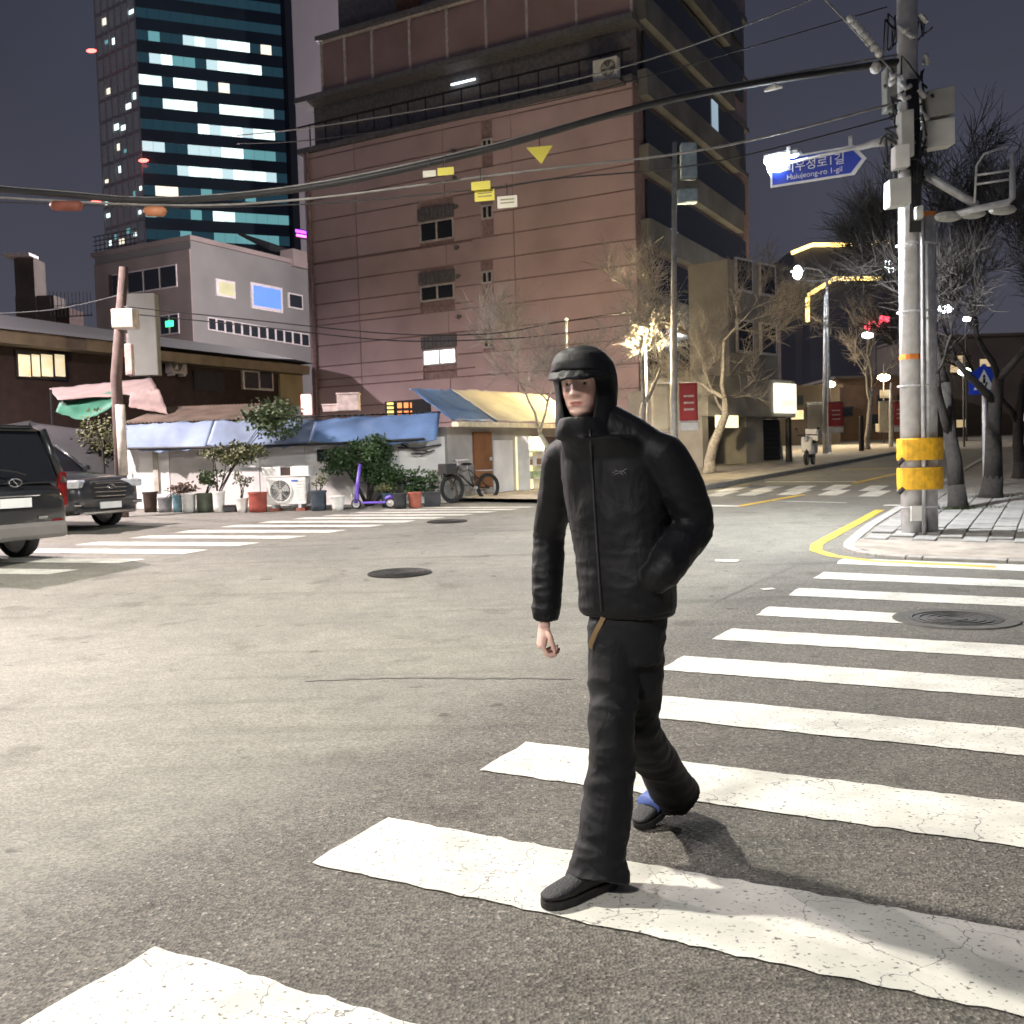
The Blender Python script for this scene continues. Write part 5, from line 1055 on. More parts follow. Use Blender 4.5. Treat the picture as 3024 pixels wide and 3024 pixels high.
# big conifer bush with branch trailing to the right
cbp = gp(at(1085, 1480, 22.6).x, 22.6); cj = T('conifer_bush', 'large dark green conifer bush trailing over the pots', 'bush', cbp)
f = MB()
for i, (x0, y0, x1, y1, n) in enumerate([(1040, 1288, 1160, 1380, 2200), (950, 1325, 1090, 1400, 1500), (1050, 1360, 1190, 1450, 1800), (1160, 1385, 1310, 1425, 500), (1190, 1425, 1290, 1462, 350)]):
    c = at((x0+x1)/2, (y0+y1)/2, 22.7); leafclump(f, c, (x1-x0)/2/FPX*22.7, .42, (y1-y0)/2/FPX*22.7, n, .085, 40+i)
f.build('foliage', mat('conifer green', (.032, .07, .018), .65, 0, .5, 9, 0), cj); st = MB()
for (x, y) in ((1100, 1320), (1010, 1370), (1120, 1400), (1240, 1405)): st.tube([cbp, cbp.lerp(at(x, y, 22.7), .5)+Z*.1, at(x, y, 22.7)], [.05, .035, .012], 6)
st.build('trunk', m_bark, cj)
bh = T('bush', 'dim olive bush in the shadow beside the brown pole', 'bush', gp(at(310, 1330, 23.5).x, 23.5)); f = MB(); leafclump(f, at(295, 1290, 24.2), .6, .3, .6, 900, .09, 71); f.build('foliage', m_leaf2, bh); MB().tube([bh.location, at(300, 1300, 23.5)], [.05, .02], 6).build('trunk', m_bark, bh)
# ================================================================== AIR CONDITIONER on bricks + boxes on top
acB = G(855, 1508); t = ac_unit('white air conditioner standing on bricks among the pots', acB+Z*.06, SX, SN, .90, .60, .33)
for s_ in (-.3, .3): o = MB().box(acB+SX*s_+Z*.03, (.2, .3, .06), SX, SN).build('brick', MATS['terracotta']); tag(o, 'brick under the white air conditioner', 'brick', 'bricks under the air conditioner')
MB().box(acB+SX*.2+SN*.175+Z*.66, (.15, .004, .035), SX, SN).build('badge', mat('blue badge', (.05, .12, .5), .5), t)
t2_ = T('foam_crate', 'long white foam box lying on top of the air conditioner', 'box', acB+Z*.76)
MB().box(acB+SX*-.32+Z*.87, (.42, .34, .2), SX, SN).build('left_tub', m_white, t2_, bev=.015); MB().box(acB+SX*.32+Z*.87, (.42, .34, .2), SX, SN).build('right_tub', m_white, t2_, bev=.015); MB().box(acB+Z*.86, (.2, .3, .18), SX, SN).build('dark_planter', pc['brown'], t2_); MB().box(acB+Z*.764, (1.08, .36, .02), SX, SN).build('board', m_white, t2_)
# ================================================================== PURPLE KICK SCOOTER
scA = G(1050, 1503); scB = G(1150, 1501); SD = (scB-scA); SD.z = 0; SD = SD.normalized(); m_pur = mat('purple scooter paint', (.16, .09, .50), .4, 0, .1, 4, 0, coat=.4); m_tyre = mat('tyre rubber', (.018, .018, .018), .85, 0, .2, 8, .3)
ksn = T('kick_scooter', 'purple electric kick scooter parked by the pots', 'scooter', scA); sN = Vector((SD.y, -SD.x, 0))
def wheel(par, c, r, wd, axle, name='wheel', rimm=None, spokes=0):
    ax = Vector(axle).normalized(); e1 = Z; e2 = ax.cross(e1).normalized()
    ring = lambda rr, o_: [Vector(c)+ax*o_+(e1*math.cos(a)+e2*math.sin(a))*rr for a in (2*math.pi*k/24 for k in range(24))]
    w_ = MB().loft([ring(r*.78, -wd/2), ring(r*.95, -wd/2), ring(r, -wd*.3), ring(r, wd*.3), ring(r*.95, wd/2), ring(r*.78, wd/2), ring(r*.78, -wd/2)], False).build('tyre', m_tyre, par, True); w_.name = name
    hub = MB()
    if spokes:
        hub.loft([ring(r*.8, -wd*.3), ring(r*.8, wd*.3), ring(r*.74, wd*.3), ring(r*.74, -wd*.3), ring(r*.8, -wd*.3)], False)
        for k in range(spokes): a = 6.283*k/spokes; hub.tube([Vector(c), Vector(c)+(e1*math.cos(a)+e2*math.sin(a))*r*.76], max(.003, r*.012), 4)
        hub.tube([Vector(c)-ax*wd*.8, Vector(c)+ax*wd*.8], r*.07, 8)
    else:
        hub.loft([ring(r*.78, wd*.2), ring(r*.7, wd*.42), ring(r*.6, wd*.2), ring(r*.25, wd*.35), ring(r*.2, wd*.5)], True); hub.loft([ring(r*.78, -wd*.2), ring(r*.7, -wd*.42), ring(r*.2, -wd*.4)], True)
    hub.build('rim', rimm or m_steel, w_, True); return w_
wheel(ksn, scA+SD*.02+Z*.11, .11, .05, sN); wheel(ksn, scA+SD*.78+Z*.11, .11, .05, sN, rimm=m_white)
MB().box(scA+SD*.42+Z*.13, (.56, .15, .05), SD, sN).build('deck', m_pur, ksn, bev=.02)
MB().tube([scA+SD*.02+Z*.13, scA+SD*.05+Z*.45, scA+SD*.14+Z*.98], [.05, .04, .032], 10).build('stem', m_pur, ksn, True); MB().box(scA+SD*.05+Z*.38, (.07, .1, .36), SD, sN).build('stem_battery', m_pur, ksn, bev=.02)
MB().tube([scA+SD*.14+Z*1.0-sN*.25, scA+SD*.14+Z*1.02, scA+SD*.14+Z*1.0+sN*.25], .016, 8).build('handlebar', m_blackm, ksn, True)
for s_ in (-1, 1): MB().tube([scA+SD*.14+Z*1.0+sN*.14*s_, scA+SD*.14+Z*1.0+sN*.27*s_], .022, 8).build('grip', m_tyre, ksn, True)
MB().tube([scA+SD*.68+Z*.2, scA+SD*.78+Z*.25, scA+SD*.88+Z*.2], [.04, .05, .03], 8).build('rear_mudguard', m_pur, ksn, True); MB().box(scA-SD*.06+Z*.3, (.03, .14, .06), SD, sN).build('front_reflector', m_white, ksn)
# ================================================================== BICYCLE
bA = G(1337, 1486); bD = Vector((.78, .62, 0)).normalized(); bN = Vector((bD.y, -bD.x, 0)); bk = T('bicycle', 'dark bicycle leaning at the grey shop wall', 'bicycle', bA)
p = lambda a, z_: bA+bD*a+Z*z_
wheel(bk, p(0, .33), .33, .045, bN, rimm=m_blackm, spokes=16); wheel(bk, p(1.02, .33), .33, .045, bN, rimm=m_blackm, spokes=16)
fb = MB()
for q in ([p(1.02, .33), p(.62, .33), p(.45, .78), p(1.02, .33)], [p(.62, .33), p(.17, .68), p(.45, .74)]): fb.tube(q, .016, 7)
fb.tube([p(.0, .33), p(.12, .6), p(.18, .85)], .016, 7); fb.build('frame', m_blackm, bk, True)
MB().tube([p(.18, .85), p(.16, .95)], .014, 7).build('head_stem', m_steel, bk); MB().tube([p(.28, .98)-bN*.28, p(.16, .97)-bN*.1, p(.16, .97)+bN*.1, p(.28, .98)+bN*.28], .012, 7).build('handlebar', m_steel, bk, True)
MB().sphere(p(.42, .88), .1, 10, 6, (1.3, .75, .35)).build('saddle', m_tyre, bk, True); MB().tube([p(.45, .74), p(.43, .87)], .013, 6).build('seat_post', m_steel, bk); MB().tube([p(.62, .33)-bN*.1, p(.62, .33)+bN*.1], .03, 8).build('crank', m_steel, bk)
for s_ in (-1, 1): MB().box(p(.62+.14*s_, .33-.06*s_)+bN*.12*s_, (.09, .05, .02), bD, bN).build('pedal', m_blackm, bk)
MB().box(p(-.12, .78), (.3, .34, .24), bD, bN).build('front_basket', mat('basket mesh', (.03, .03, .03), .7), bk, bev=.02); MB().box(p(.98, .72), (.5, .16, .02), bD, bN).build('rear_rack', m_steel, bk)
cr = G(1447, 1462); t = T('crate', 'teal plastic crate beside the bicycle', 'crate', cr, .3); m_tl = mat('teal plastic', (.02, .22, .26), .5)
for d_ in ((0, -.17, .48, .02), (0, .17, .48, .02)): MB().box(cr+Vector((d_[0], d_[1], .17)), (d_[2], d_[3], .34)).build('side', m_tl, t)
for s_ in (-.24, .24): MB().box(cr+Vector((s_, 0, .17)), (.02, .34, .34)).build('end', m_tl, t)
MB().box(cr+Z*.012, (.46, .32, .02)).build('bottom', m_tl, t); MB().box(cr+Z*.3, (.52, .38, .04)).build('rim', m_tl, t, bev=.01)
# ================================================================== CARS
m_pblack = mat('black car paint', (.014, .015, .017), .28, .2, .1, 2, 0, coat=.8); m_pgrey = mat('dark grey car paint', (.035, .037, .042), .28, .3, .1, 2, 0, coat=.8); m_carg = mat('tinted car glass', (.012, .013, .016), .06, 0, .05, 2, 0); m_chrome = mat('chrome', (.75, .75, .76), .12, 1, .05, 3, 0); m_head = mat('headlamp glass', (.6, .62, .65), .1, .2, .2, 10, 0); m_tail = mat('tail lamp', (.13, .008, .008), .15, 0, .2, 10, 0); m_plate = mat('number plate', (.72, .73, .72), .5, 0, .05, 4, 0); m_trim = mat('grey bumper plastic', (.16, .15, .14), .6, 0, .1, 4, .1); m_ink = mat('plate ink', (.05, .05, .06), .6)
def car(name, label, loc, head, L, W, H, belt, hood, x_ws0, x_ws1, x_rr1, x_rr0, paint, kind, group):
    """local frame: +x forward from rear bumper 0..L; windscreen base/top, rear glass top/base"""
    t = T(name, label, 'car', loc, head, group)
    def ring(x, zl, zt, hw, n=20):
        out = []
        for k in range(n):
            a = 2*math.pi*k/n; c, s_ = math.cos(a), math.sin(a); e_ = .38
            out.append(Vector((x, hw*(abs(c)**e_)*(1 if c >= 0 else -1), (zl+zt)/2+(zt-zl)/2*(abs(s_)**e_)*(1 if s_ >= 0 else -1))))
        return out
    hoodz = lambda x: hood if x > x_ws0 else belt
    st = [(0.02, .42, belt*.88, W*.44), (.06, .36, belt*.95, W*.47), (.2, .3, belt, W*.495), (L*.25, .27, belt, W*.5), (L*.5, .27, belt, W*.5), (x_ws0-.1, .27, belt, W*.5), (x_ws0+.25, .27, hood+.02, W*.498), (L-.55, .27, hood-.04, W*.49), (L-.18, .30, hood-.11, W*.465), (L-.04, .36, hood-.22, W*.42), (L, .45, hood-.34, W*.38)]
    MB().loft([ring(*s_) for s_ in st]).build('body', paint, t, True, world=False)
    bz, tz = belt-.03, H-.04
    def gring(z, xf, xr, hw): 
        c_ = .12; return [Vector((xf, hw-c_, z)), Vector((xf-c_*.6, hw, z)), Vector((xr+c_*.6, hw, z)), Vector((xr, hw-c_, z)), Vector((xr, -hw+c_, z)), Vector((xr+c_*.6, -hw, z)), Vector((xf-c_*.6, -hw, z)), Vector((xf, -hw+c_, z))]
    MB().loft([gring(bz, x_ws0, x_rr0, W*.475), gring(bz+(tz-bz)*.5, (x_ws0+x_ws1)/2+.05, (x_rr0+x_rr1)/2, W*.45), gring(tz, x_ws1, x_rr1, W*.40)]).build('glasshouse', m_carg, t, False, bev=.03, world=False)
    MB().loft([gring(tz-.02, x_ws1+.05, x_rr1-.06, W*.405), gring(H-.005, x_ws1-.12, x_rr1+.05, W*.385), gring(H+.015, x_ws1-.35, x_rr1+.3, W*.30)]).build('roof', paint, t, True, world=False)
    for s_ in (-1, 1):
        b = MB(); b.tube([(x_ws0+.02, s_*W*.455, bz), ((x_ws0+x_ws1)/2+.04, s_*W*.44, (bz+tz)/2), (x_ws1+.02, s_*W*.39, tz)], .04, 6); b.build('pillar', paint, t, True, world=False)
        b = MB(); b.tube([(x_rr0-.01, s_*W*.455, bz), (x_rr1-.01, s_*W*.39, tz)], .06, 6); b.build('pillar', paint, t, True, world=False)
        b = MB(); b.tube([((x_ws1+x_rr1)/2+.1, s_*W*.478, bz), ((x_ws1+x_rr1)/2, s_*W*.405, tz)], .04, 6); b.build('pillar', paint, t, True, world=False)
        MB().sphere((x_ws0-.25, s_*(W*.5+.1), belt+.1), .11, 10, 7, (.6, 1, .75)).build('mirror', paint, t, True, world=False)
        for x_ in (L*.19, L*.81):
            c = Vector((x_, s_*(W*.5-.1), .33)); w_ = wheel(t, wm(t) @ c, .33, .21, wm(t).to_3x3() @ Vector((0, s_, 0)))
            a_ = MB(); a_.tube([c+Vector((math.cos(q)*.38, s_*.085, math.sin(q)*.38)) for q in (math.pi*k/10 for k in range(11))], .035, 6); a_.build('wheel_arch', m_trim, t, True, world=False)
        for k_ in (.36, .6): MB().box((L*k_, s_*(W*.5+.004), belt-.2), (.2, .02, .035)).build('door_handle', m_chrome, t, world=False)
    return t
def plate(t, x, z, txt, fwd):
    MB().box((x, 0, z), (.02, .52, .115)).build('number_plate', m_plate, t, world=False)
    p0 = wm(t) @ Vector((x+fwd*.012, 0, z-.035)); text(txt, .105, .001, m_ink, t, frame(p0, wm(t).to_3x3() @ Vector((0, fwd, 0)), Z), 'plate_number')
# van: rear toward the junction
vax = math.atan2(-.36, .93); vd = Vector((math.cos(vax), math.sin(vax), 0)); vs_ = Vector((-vd.y, vd.x, 0))
vc = at(218, 1560, 14.6); vc.z = 0; vL, vW = 5.0, 1.95
rear = vc - vs_*(vW/2)-vd*.02; hd = math.atan2(-vd.y, -vd.x)
van = car('parked_van', 'black van seen from behind at the edge of the junction', (rear.x, rear.y, gz(14.3)), hd, vL, vW, 1.9, 1.12, 1.12, vL-.75, vL-1.6, .28, .06, m_pblack, 'van', 'cars waiting on the left street')
for s_ in (-1, 1): MB().box((.075, s_*(vW*.455), 1.0), (.10, .14, .52)).build('tail_lamp', m_tail, van, bev=.04, world=False); MB().box((.03, s_*.72, .55), (.03, .2, .07)).build('reflector', m_tail, van, world=False)
MB().box((.05, 0, .44), (.16, vW*.9, .24)).build('rear_bumper', m_trim, van, bev=.06, world=False)
MB().box((.008, 0, .84), (.02, .52, .13)).build('number_plate', m_plate, van, world=False); MB().box((.0, 0, .94), (.04, .8, .03)).build('plate_trim', m_chrome, van, bev=.01, world=False)
b = MB(); b.tube([Vector((.0, math.cos(a)*.11, 1.12+math.sin(a)*.055)) for a in (2*math.pi*k/16 for k in range(17))], .01, 5); b.tube([Vector((.0, -.05, 1.07)), Vector((.0, .05, 1.17))], .009, 5); b.build('emblem', m_chrome, van, True, world=False)
MB().box((.008, -.45, .62), (.01, .16, .035)).build('model_lettering', m_chrome, van, world=False); MB().tube([(.02, -.2, 1.22), (-.04, 0, 1.26), (.02, .25, 1.3)], .012, 5).build('wiper', m_blackm, van, world=False); MB().box((.3, 0, 1.9), (.08, 1.2, .04)).build('spoiler', m_pblack, van, bev=.015, world=False)
# suv: nose toward the junction
sc_ = at(428, 1505, 19.6); hd2 = vax; nose = Vector((sc_.x, sc_.y, 0)) - vs_*.93; sL, sW = 4.5, 1.86
suv = car('parked_car', 'dark grey sport utility car facing the crossing behind the black van', (nose.x-vd.x*sL, nose.y-vd.y*sL, gz(19.0)), hd2, sL, sW, 1.66, 1.05, 1.08, sL-1.25, sL-2.0, .5, .15, m_pgrey, 'suv', 'cars waiting on the left street')
for s_ in (-1, 1):
    MB().box((sL-.16, s_*.68, .86), (.26, .40, .15), (1, s_*-.55, 0), (s_*.55, 1, 0)).build('headlight', m_head, suv, bev=.04, world=False); MB().box((sL-.05, s_*.66, .5), (.12, .3, .07), (1, s_*-.5, 0), (s_*.5, 1, 0)).build('fog_lamp', m_chrome, suv, bev=.02, world=False)
MB().box((sL-.02, 0, .74), (.09, .86, .34)).build('grille', m_dark, suv, bev=.05, world=False)
for k in range(4): MB().box((sL+.035, 0, .63+k*.08), (.025, .8-.03*abs(k-2), .025)).build('grille_bar', m_chrome, suv, bev=.006, world=False)
b = MB(); b.tube([Vector((sL+.055, math.cos(a)*.08, .80+math.sin(a)*.04)) for a in (2*math.pi*k/14 for k in range(15))], .01, 5); b.tube([Vector((sL+.055, -.04, .77)), Vector((sL+.055, .04, .83))], .008, 5); b.build('emblem', m_chrome, suv, True, world=False)
MB().box((sL+.03, 0, .46), (.03, .52, .12)).build('number_plate', m_plate, suv, world=False); MB().box((sL-.03, 0, .33), (.14, 1.3, .07)).build('lower_bumper', m_chrome, suv, bev=.02, world=False); MB().box((sL-.1, 0, .42), (.14, 1.5, .2)).build('front_bumper', m_pgrey, suv, bev=.05, world=False)
# ================================================================== PARKED MOTOR SCOOTER
mc = gp(at(2392, 1375, 34).x, 34, .1); md_ = Vector((-.45, -.89, 0)); mn = Vector((md_.y, -md_.x, 0)); ms = T('motor_scooter', 'white delivery motor scooter with a cargo box parked up the street', 'motor scooter', mc)
q = lambda a, z_, s_=0: mc+md_*a+Z*z_+mn*s_
wheel(ms, q(.62, .24), .24, .1, mn); wheel(ms, q(-.55, .24), .24, .1, mn)
MB().tube([q(.62, .26), q(.5, .6), q(.42, .95)], [.05, .06, .04], 8).build('front_fork', m_blackm, ms, True); MB().box(q(.52, .7), (.12, .36, .5), md_, mn).build('leg_shield', m_white, ms, bev=.05); MB().box(q(.12, .3), (.6, .3, .1), md_, mn).build('floorboard', m_blackm, ms, bev=.03); MB().box(q(-.35, .55), (.62, .32, .38), md_, mn).build('rear_body', m_white, ms, bev=.08); MB().box(q(-.2, .78), (.6, .28, .1), md_, mn).build('seat', m_tyre, ms, bev=.04); MB().box(q(-.62, 1.02), (.42, .44, .42), md_, mn).build('cargo_box', m_white, ms, bev=.03); MB().tube([q(.36, 1.0, -.33), q(.42, 1.02), q(.36, 1.0, .33)], .02, 6).build('handlebar', m_blackm, ms, True); MB().sphere(q(.6, .86), .09, 10, 6).build('headlight', m_head, ms, True)
for s_ in (-1, 1): MB().tube([q(.4, 1.02, .28*s_), q(.42, 1.2, .34*s_)], .008, 5).build('mirror_stalk', m_blackm, ms); MB().sphere(q(.42, 1.22, .36*s_), .05, 8, 5, (1, .4, .8)).build('mirror', m_blackm, ms)
# low wall / railing piece near the motor scooter
for i, (px, Y, lab) in enumerate([(2330, 37, 'dark gate post left of the motor scooter'), (2545, 46, 'slim dark bollard on the far pavement')]):
    c = gp(at(px, 1370, Y).x, Y, .1); t = T('gate_post' if i == 0 else 'bollard', lab, 'post', c); MB().tube([c, c+Z*1.5], [.12, .1], 10).build('shaft', m_blackm, t); MB().sphere(c+Z*1.52, .12, 8, 5).build('cap', m_blackm, t)
# ================================================================== THE WALKER
TP = math.radians(-34); PO = Vector((.37, 3.48, 0)); RP = Matrix.Rotation(TP, 4, 'Z')
FW = RP @ Vector((0, -1, 0)); LT = RP @ Vector((1, 0, 0))      # forward, his left
def J(px, py, back):
    """pixel + fore/aft offset (metres behind the body axis) -> world point"""
    d = ray(px, py); n_ = -FW; t = (back - (Vector((0, 0, CAMH))-PO).dot(n_))/d.dot(n_); return Vector((0, 0, CAMH))+d*t
wk = T('person', 'person walking in a black hooded jacket and loose black trousers, one hand in pocket', 'person', PO, TP)
def ell(c, ax, ay, rx, ry, n=28, e_=1.0):
    out = []
    for k in range(n):
        a = 2*math.pi*k/n; cc, ss = math.cos(a), math.sin(a); out.append(Vector(c)+ax*(rx*abs(cc)**e_*(1 if cc >= 0 else -1))+ay*(ry*abs(ss)**e_*(1 if ss >= 0 else -1)))
    return out
def spline(P, R_, n=5):
    P = [Vector(p) for p in P]; out, rr = [], []
    for i in range(len(P)-1):
        p0, p1, p2, p3 = P[max(i-1, 0)], P[i], P[i+1], P[min(i+2, len(P)-1)]
        for k in range(n):
            t = k/n; out.append(.5*((2*p1)+(p2-p0)*t+(2*p0-5*p1+4*p2-p3)*t*t+(3*p1-p0-3*p2+p3)*t**3)); rr.append(R_[i]*(1-t)+R_[i+1]*t)
    out.append(P[-1]); rr.append(R_[-1]); return out, rr
# joints
rsh, rel, rwr = J(1668, 1352, .06), J(1622, 1590, .13), J(1612, 1812, .06)
lsh, lel, lwr = J(1958, 1345, .02), J(2047, 1550, .10), J(1962, 1685, -.085)
rhip, lhip = J(1812, 1885, -.02), J(1892, 1880, .03)
rkn, ran = J(1808, 2195, -.17), J(1772, 2545, -.30)
lkn, lan = J(1882, 2150, .03), J(1990, 2338, .38)
neck = J(1786, 1300, -.02); hc = J(1722, 1140, -.07)
YAW = math.radians(-24); HX_ = Vector((math.cos(YAW), math.sin(YAW), 0)); HF = Vector((math.sin(YAW), -math.cos(YAW), 0))  # head right->left axis, face direction
HX_ = Vector((-HF.y, HF.x, 0)); HX_ = HX_ if HX_.x > 0 else -HX_
TIL = .06
HU = (Z + HF*(-TIL)*0 + HX_*(-.03)).normalized()
chin = hc - HU*.112
def hp(x, y, z): return chin + HX_*x - HF*y + HU*z             # y<0 is toward the face
def interp(tab, z):
    for i in range(len(tab)-1):
        if z <= tab[i+1][0]:
            t = (z-tab[i][0])/(tab[i+1][0]-tab[i][0]); t = t*t*(3-2*t)*.5+t*.5; return tab[i][1]*(1-t)+tab[i+1][1]*t
    return tab[-1][1]
wT = [(-.004, .012), (.004, .030), (.02, .045), (.05, .058), (.085, .066), (.12, .071), (.16, .074), (.195, .066), (.22, .045), (.232, .012)]
fT = [(-.004, .055), (.004, .072), (.02, .081), (.05, .080), (.085, .083), (.12, .086), (.16, .086), (.195, .07), (.22, .04), (.232, .01)]
bT = [(-.004, .0), (.004, .01), (.02, .025), (.05, .045), (.085, .075), (.12, .095), (.16, .098), (.195, .08), (.22, .05), (.232, .01)]
g2 = lambda x, s_: math.exp(-(x/s_)**2)
def headrings():
    rings = []; N = 72
    for i in range(60):
        z = -.004+.236*i/59; w_, f_, b_ = interp(wT, z), interp(fT, z), interp(bT, z); r = []
        for k in range(N):
            a = 2*math.pi*k/N; c, s_ = math.cos(a), math.sin(a); x = w_*(abs(c)**.92)*(1 if c > 0 else -1); y = (-f_ if s_ < 0 else b_)*(abs(s_)**.88)
            if s_ < 0:
                fr = g2(c, .75)
                nz_ = .023*g2(x, .0105+.05*max(0, .1-z)*.6)*(g2(z-.081, .012) if z < .081 else max(0, 1-(z-.081)/.052))
                nz_ += .009*(g2(x-.013, .007)+g2(x+.013, .007))*g2(z-.079, .008)
                lip = .0055*g2(x, .024)*(g2(z-.0535, .0045)+1.1*g2(z-.0425, .005)) - .0035*g2(x, .026)*g2(z-.048, .0022)
                eye = -.009*(g2(x-.031, .015)+g2(x+.031, .015))*g2(z-.116, .011)
                brow = .004*g2(abs(x)-.03, .02)*g2(z-.133, .008); ch = .005*g2(x, .02)*g2(z-.014, .012); phil = -.0015*g2(x, .006)*g2(z-.063, .006); cheek = .004*g2(abs(x)-.042, .016)*g2(z-.085, .02); mgr = -.004*g2(x, .03)*g2(z-.031, .007)
                y -= (nz_+lip+eye+brow+ch+phil+cheek+mgr)*(1 if fr > .02 else 0)
            r.append(hp(x, y, z))
        rings.append(r)
    return rings
body = MB(); body.loft(headrings())
for s_ in (-1, 1): body.sphere(hp(s_*.074, .012, .098), .026, 10, 8, (.45, .7, 1.1))
body.tube([hp(0, .02, .06), hp(0, .035, -.03), neck-Z*.03], [.052, .055, .06], 14)
pel = (rhip+lhip)/2+Z*.05
body.tube([neck, neck.lerp(pel, .4), pel], [.07, .095, .09], 14); body.tube([rsh+LT*.02, neck-Z*.05, lsh-LT*.02], [.045, .06, .045], 10)
pa, ra = spline([rsh, rel, rwr], [.045, .036, .027], 6); body.tube(pa, ra, 10); pa, ra = spline([lsh, lel, lwr], [.045, .036, .027], 6); body.tube(pa, ra, 10)
for (h_, k_, a_) in ((rhip, rkn, ran), (lhip, lkn, lan)): pa, ra = spline([h_, k_, a_], [.065, .045, .032], 6); body.tube(pa, ra, 10)
# hands
def hand(W, a, n, w_, curl, mirror=1, s_=1.0):
    a, n, w_ = a.normalized(), n.normalized(), w_.normalized()
    rings = []
    for (l, hw, ht) in ((-.03, .024, .021), (0, .027, .021), (.02, .034, .021), (.05, .040, .020), (.08, .041, .018), (.092, .037, .013)): rings.append(ell(W+a*l*s_, w_, n, hw*s_, ht*s_, 16, .8))
    body.loft(rings)
    for k, (o_, L_) in enumerate(((.030, .92), (.010, 1.0), (-.010, .95), (-.029, .76))):
        p = W+a*.082*s_+w_*o_*s_; d_ = (a+w_*o_*1.5).normalized(); pts = [p]; an = 0
        for seg, (ln, cu) in enumerate(zip((.044, .027, .021), curl)):
            an += cu+.06*k; v_ = d_*math.cos(an)-n*math.sin(an); pts.append(pts[-1]+v_*ln*L_*s_)
        pp, rr = spline(pts, [.0092*s_, .0086*s_, .0078*s_, .0062*s_], 3); body.tube(pp, rr, 9); body.sphere(pp[-1], .0064*s_, 8, 5)
        if k == 2: global RINGP, RINGD; RINGP = pts[0].lerp(pts[1], .55); RINGD = (pts[1]-pts[0]).normalized()
    p = W+a*.022*s_+w_*.026*s_-n*.006*s_
    pts = [p, p+(a*.62+w_*.66-n*.3).normalized()*.040*s_, p+(a*.62+w_*.66-n*.3).normalized()*.040*s_+(a*.9+w_*.18-n*.4).normalized()*.034*s_]; pts.append(pts[-1]+(a*.9-w_*.15-n*.45).normalized()*.024*s_)
    pp, rr = spline(pts, [.0135*s_, .0115*s_, .0098*s_, .0072*s_], 3); body.tube(pp, rr, 9); body.sphere(pp[-1], .0074*s_, 8, 5)
ha = (J(1600, 1900, .02)-rwr).normalized(); hand(rwr+ha*.035, ha, (-LT*.75+FW*.66), (FW*.75+LT*.66), (.55, .95, .8))
hb_ = (pel-lwr); hb_.z = -.6*hb_.length; hd_ = (-FW*.85-LT*.35-Z*.45).normalized(); hand(lwr+hd_*.05, hd_, (LT*.8-Z*.5), (FW*.9-Z*.1), (.2, .3, .2), 1, .8)
m_skin = bpy.data.materials.new('skin'); m_skin.use_nodes = True; n = m_skin.node_tree; b = n.nodes['Principled BSDF']; N = n.nodes.new; L = n.links
b.inputs['Roughness'].default_value = .48; b.inputs['Subsurface Weight'].default_value = .12; b.inputs['Subsurface Radius'].default_value = (.012, .005, .003)
geo = N('ShaderNodeNewGeometry'); nzn = N('ShaderNodeTexNoise'); nzn.inputs['Scale'].default_value = 22; nzn.inputs['Detail'].default_value = 5; L.new(geo.outputs['Position'], nzn.inputs['Vector'])
rp = N('ShaderNodeValToRGB'); rp.color_ramp.elements[0].position = .3; rp.color_ramp.elements[1].position = .72; rp.color_ramp.elements[0].color = (.60, .38, .31, 1); rp.color_ramp.elements[1].color = (.72, .49, .41, 1); L.new(nzn.outputs['Fac'], rp.inputs[0])
def blob(prev, c, rad, col, hard=.5):
    v = N('ShaderNodeVectorMath'); v.operation = 'SUBTRACT'; L.new(geo.outputs['Position'], v.inputs[0]); v.inputs[1].default_value = tuple(c)
    ds = []
    for ax, r_ in zip((HX_, HF, HU), rad):
        d_ = N('ShaderNodeVectorMath'); d_.operation = 'DOT_PRODUCT'; L.new(v.outputs[0], d_.inputs[0]); d_.inputs[1].default_value = tuple(ax/r_); ds.append(d_.outputs['Value'])
    cx = N('ShaderNodeCombineXYZ'); [L.new(ds[i], cx.inputs[i]) for i in range(3)]; ln = N('ShaderNodeVectorMath'); ln.operation = 'LENGTH'; L.new(cx.outputs[0], ln.inputs[0])
    mr = N('ShaderNodeMapRange'); L.new(ln.outputs['Value'], mr.inputs[0]); mr.inputs[1].default_value = hard; mr.inputs[2].default_value = 1.1; mr.inputs[3].default_value = 1; mr.inputs[4].default_value = 0
    mx = N('ShaderNodeMix'); mx.data_type = 'RGBA'; L.new(mr.outputs[0], mx.inputs[0]); L.new(prev, mx.inputs[6]); mx.inputs[7].default_value = (*col, 1); return mx.outputs[2]
col = rp.outputs[0]
col = blob(col, hp(0, -.083, .048), (.026, .03, .0105), (.40, .14, .12), .6)
for s_ in (-1, 1): col = blob(col, hp(s_*.045, -.07, .082), (.028, .04, .026), (.70, .40, .34), .0); col = blob(col, hp(s_*.031, -.08, .137), (.021, .03, .0055), (.06, .04, .035), .4)
L.new(col, b.inputs['Base Color'])
bo = meshobj('body', remesh(body, .003, 3), m_skin, wk)
for s_ in (-1, 1):
    ey = MB().sphere(hp(s_*.031, -.0625, .1155), .0115, 12, 8).build('eye', mat('eye white', (.34, .30, .28), .25, 0, .05, 5, 0), wk, True); MB().sphere(hp(s_*.031, -.0712, .1150), .0052, 8, 6).build('iris', mat('dark iris', (.03, .018, .012), .15), ey, True)
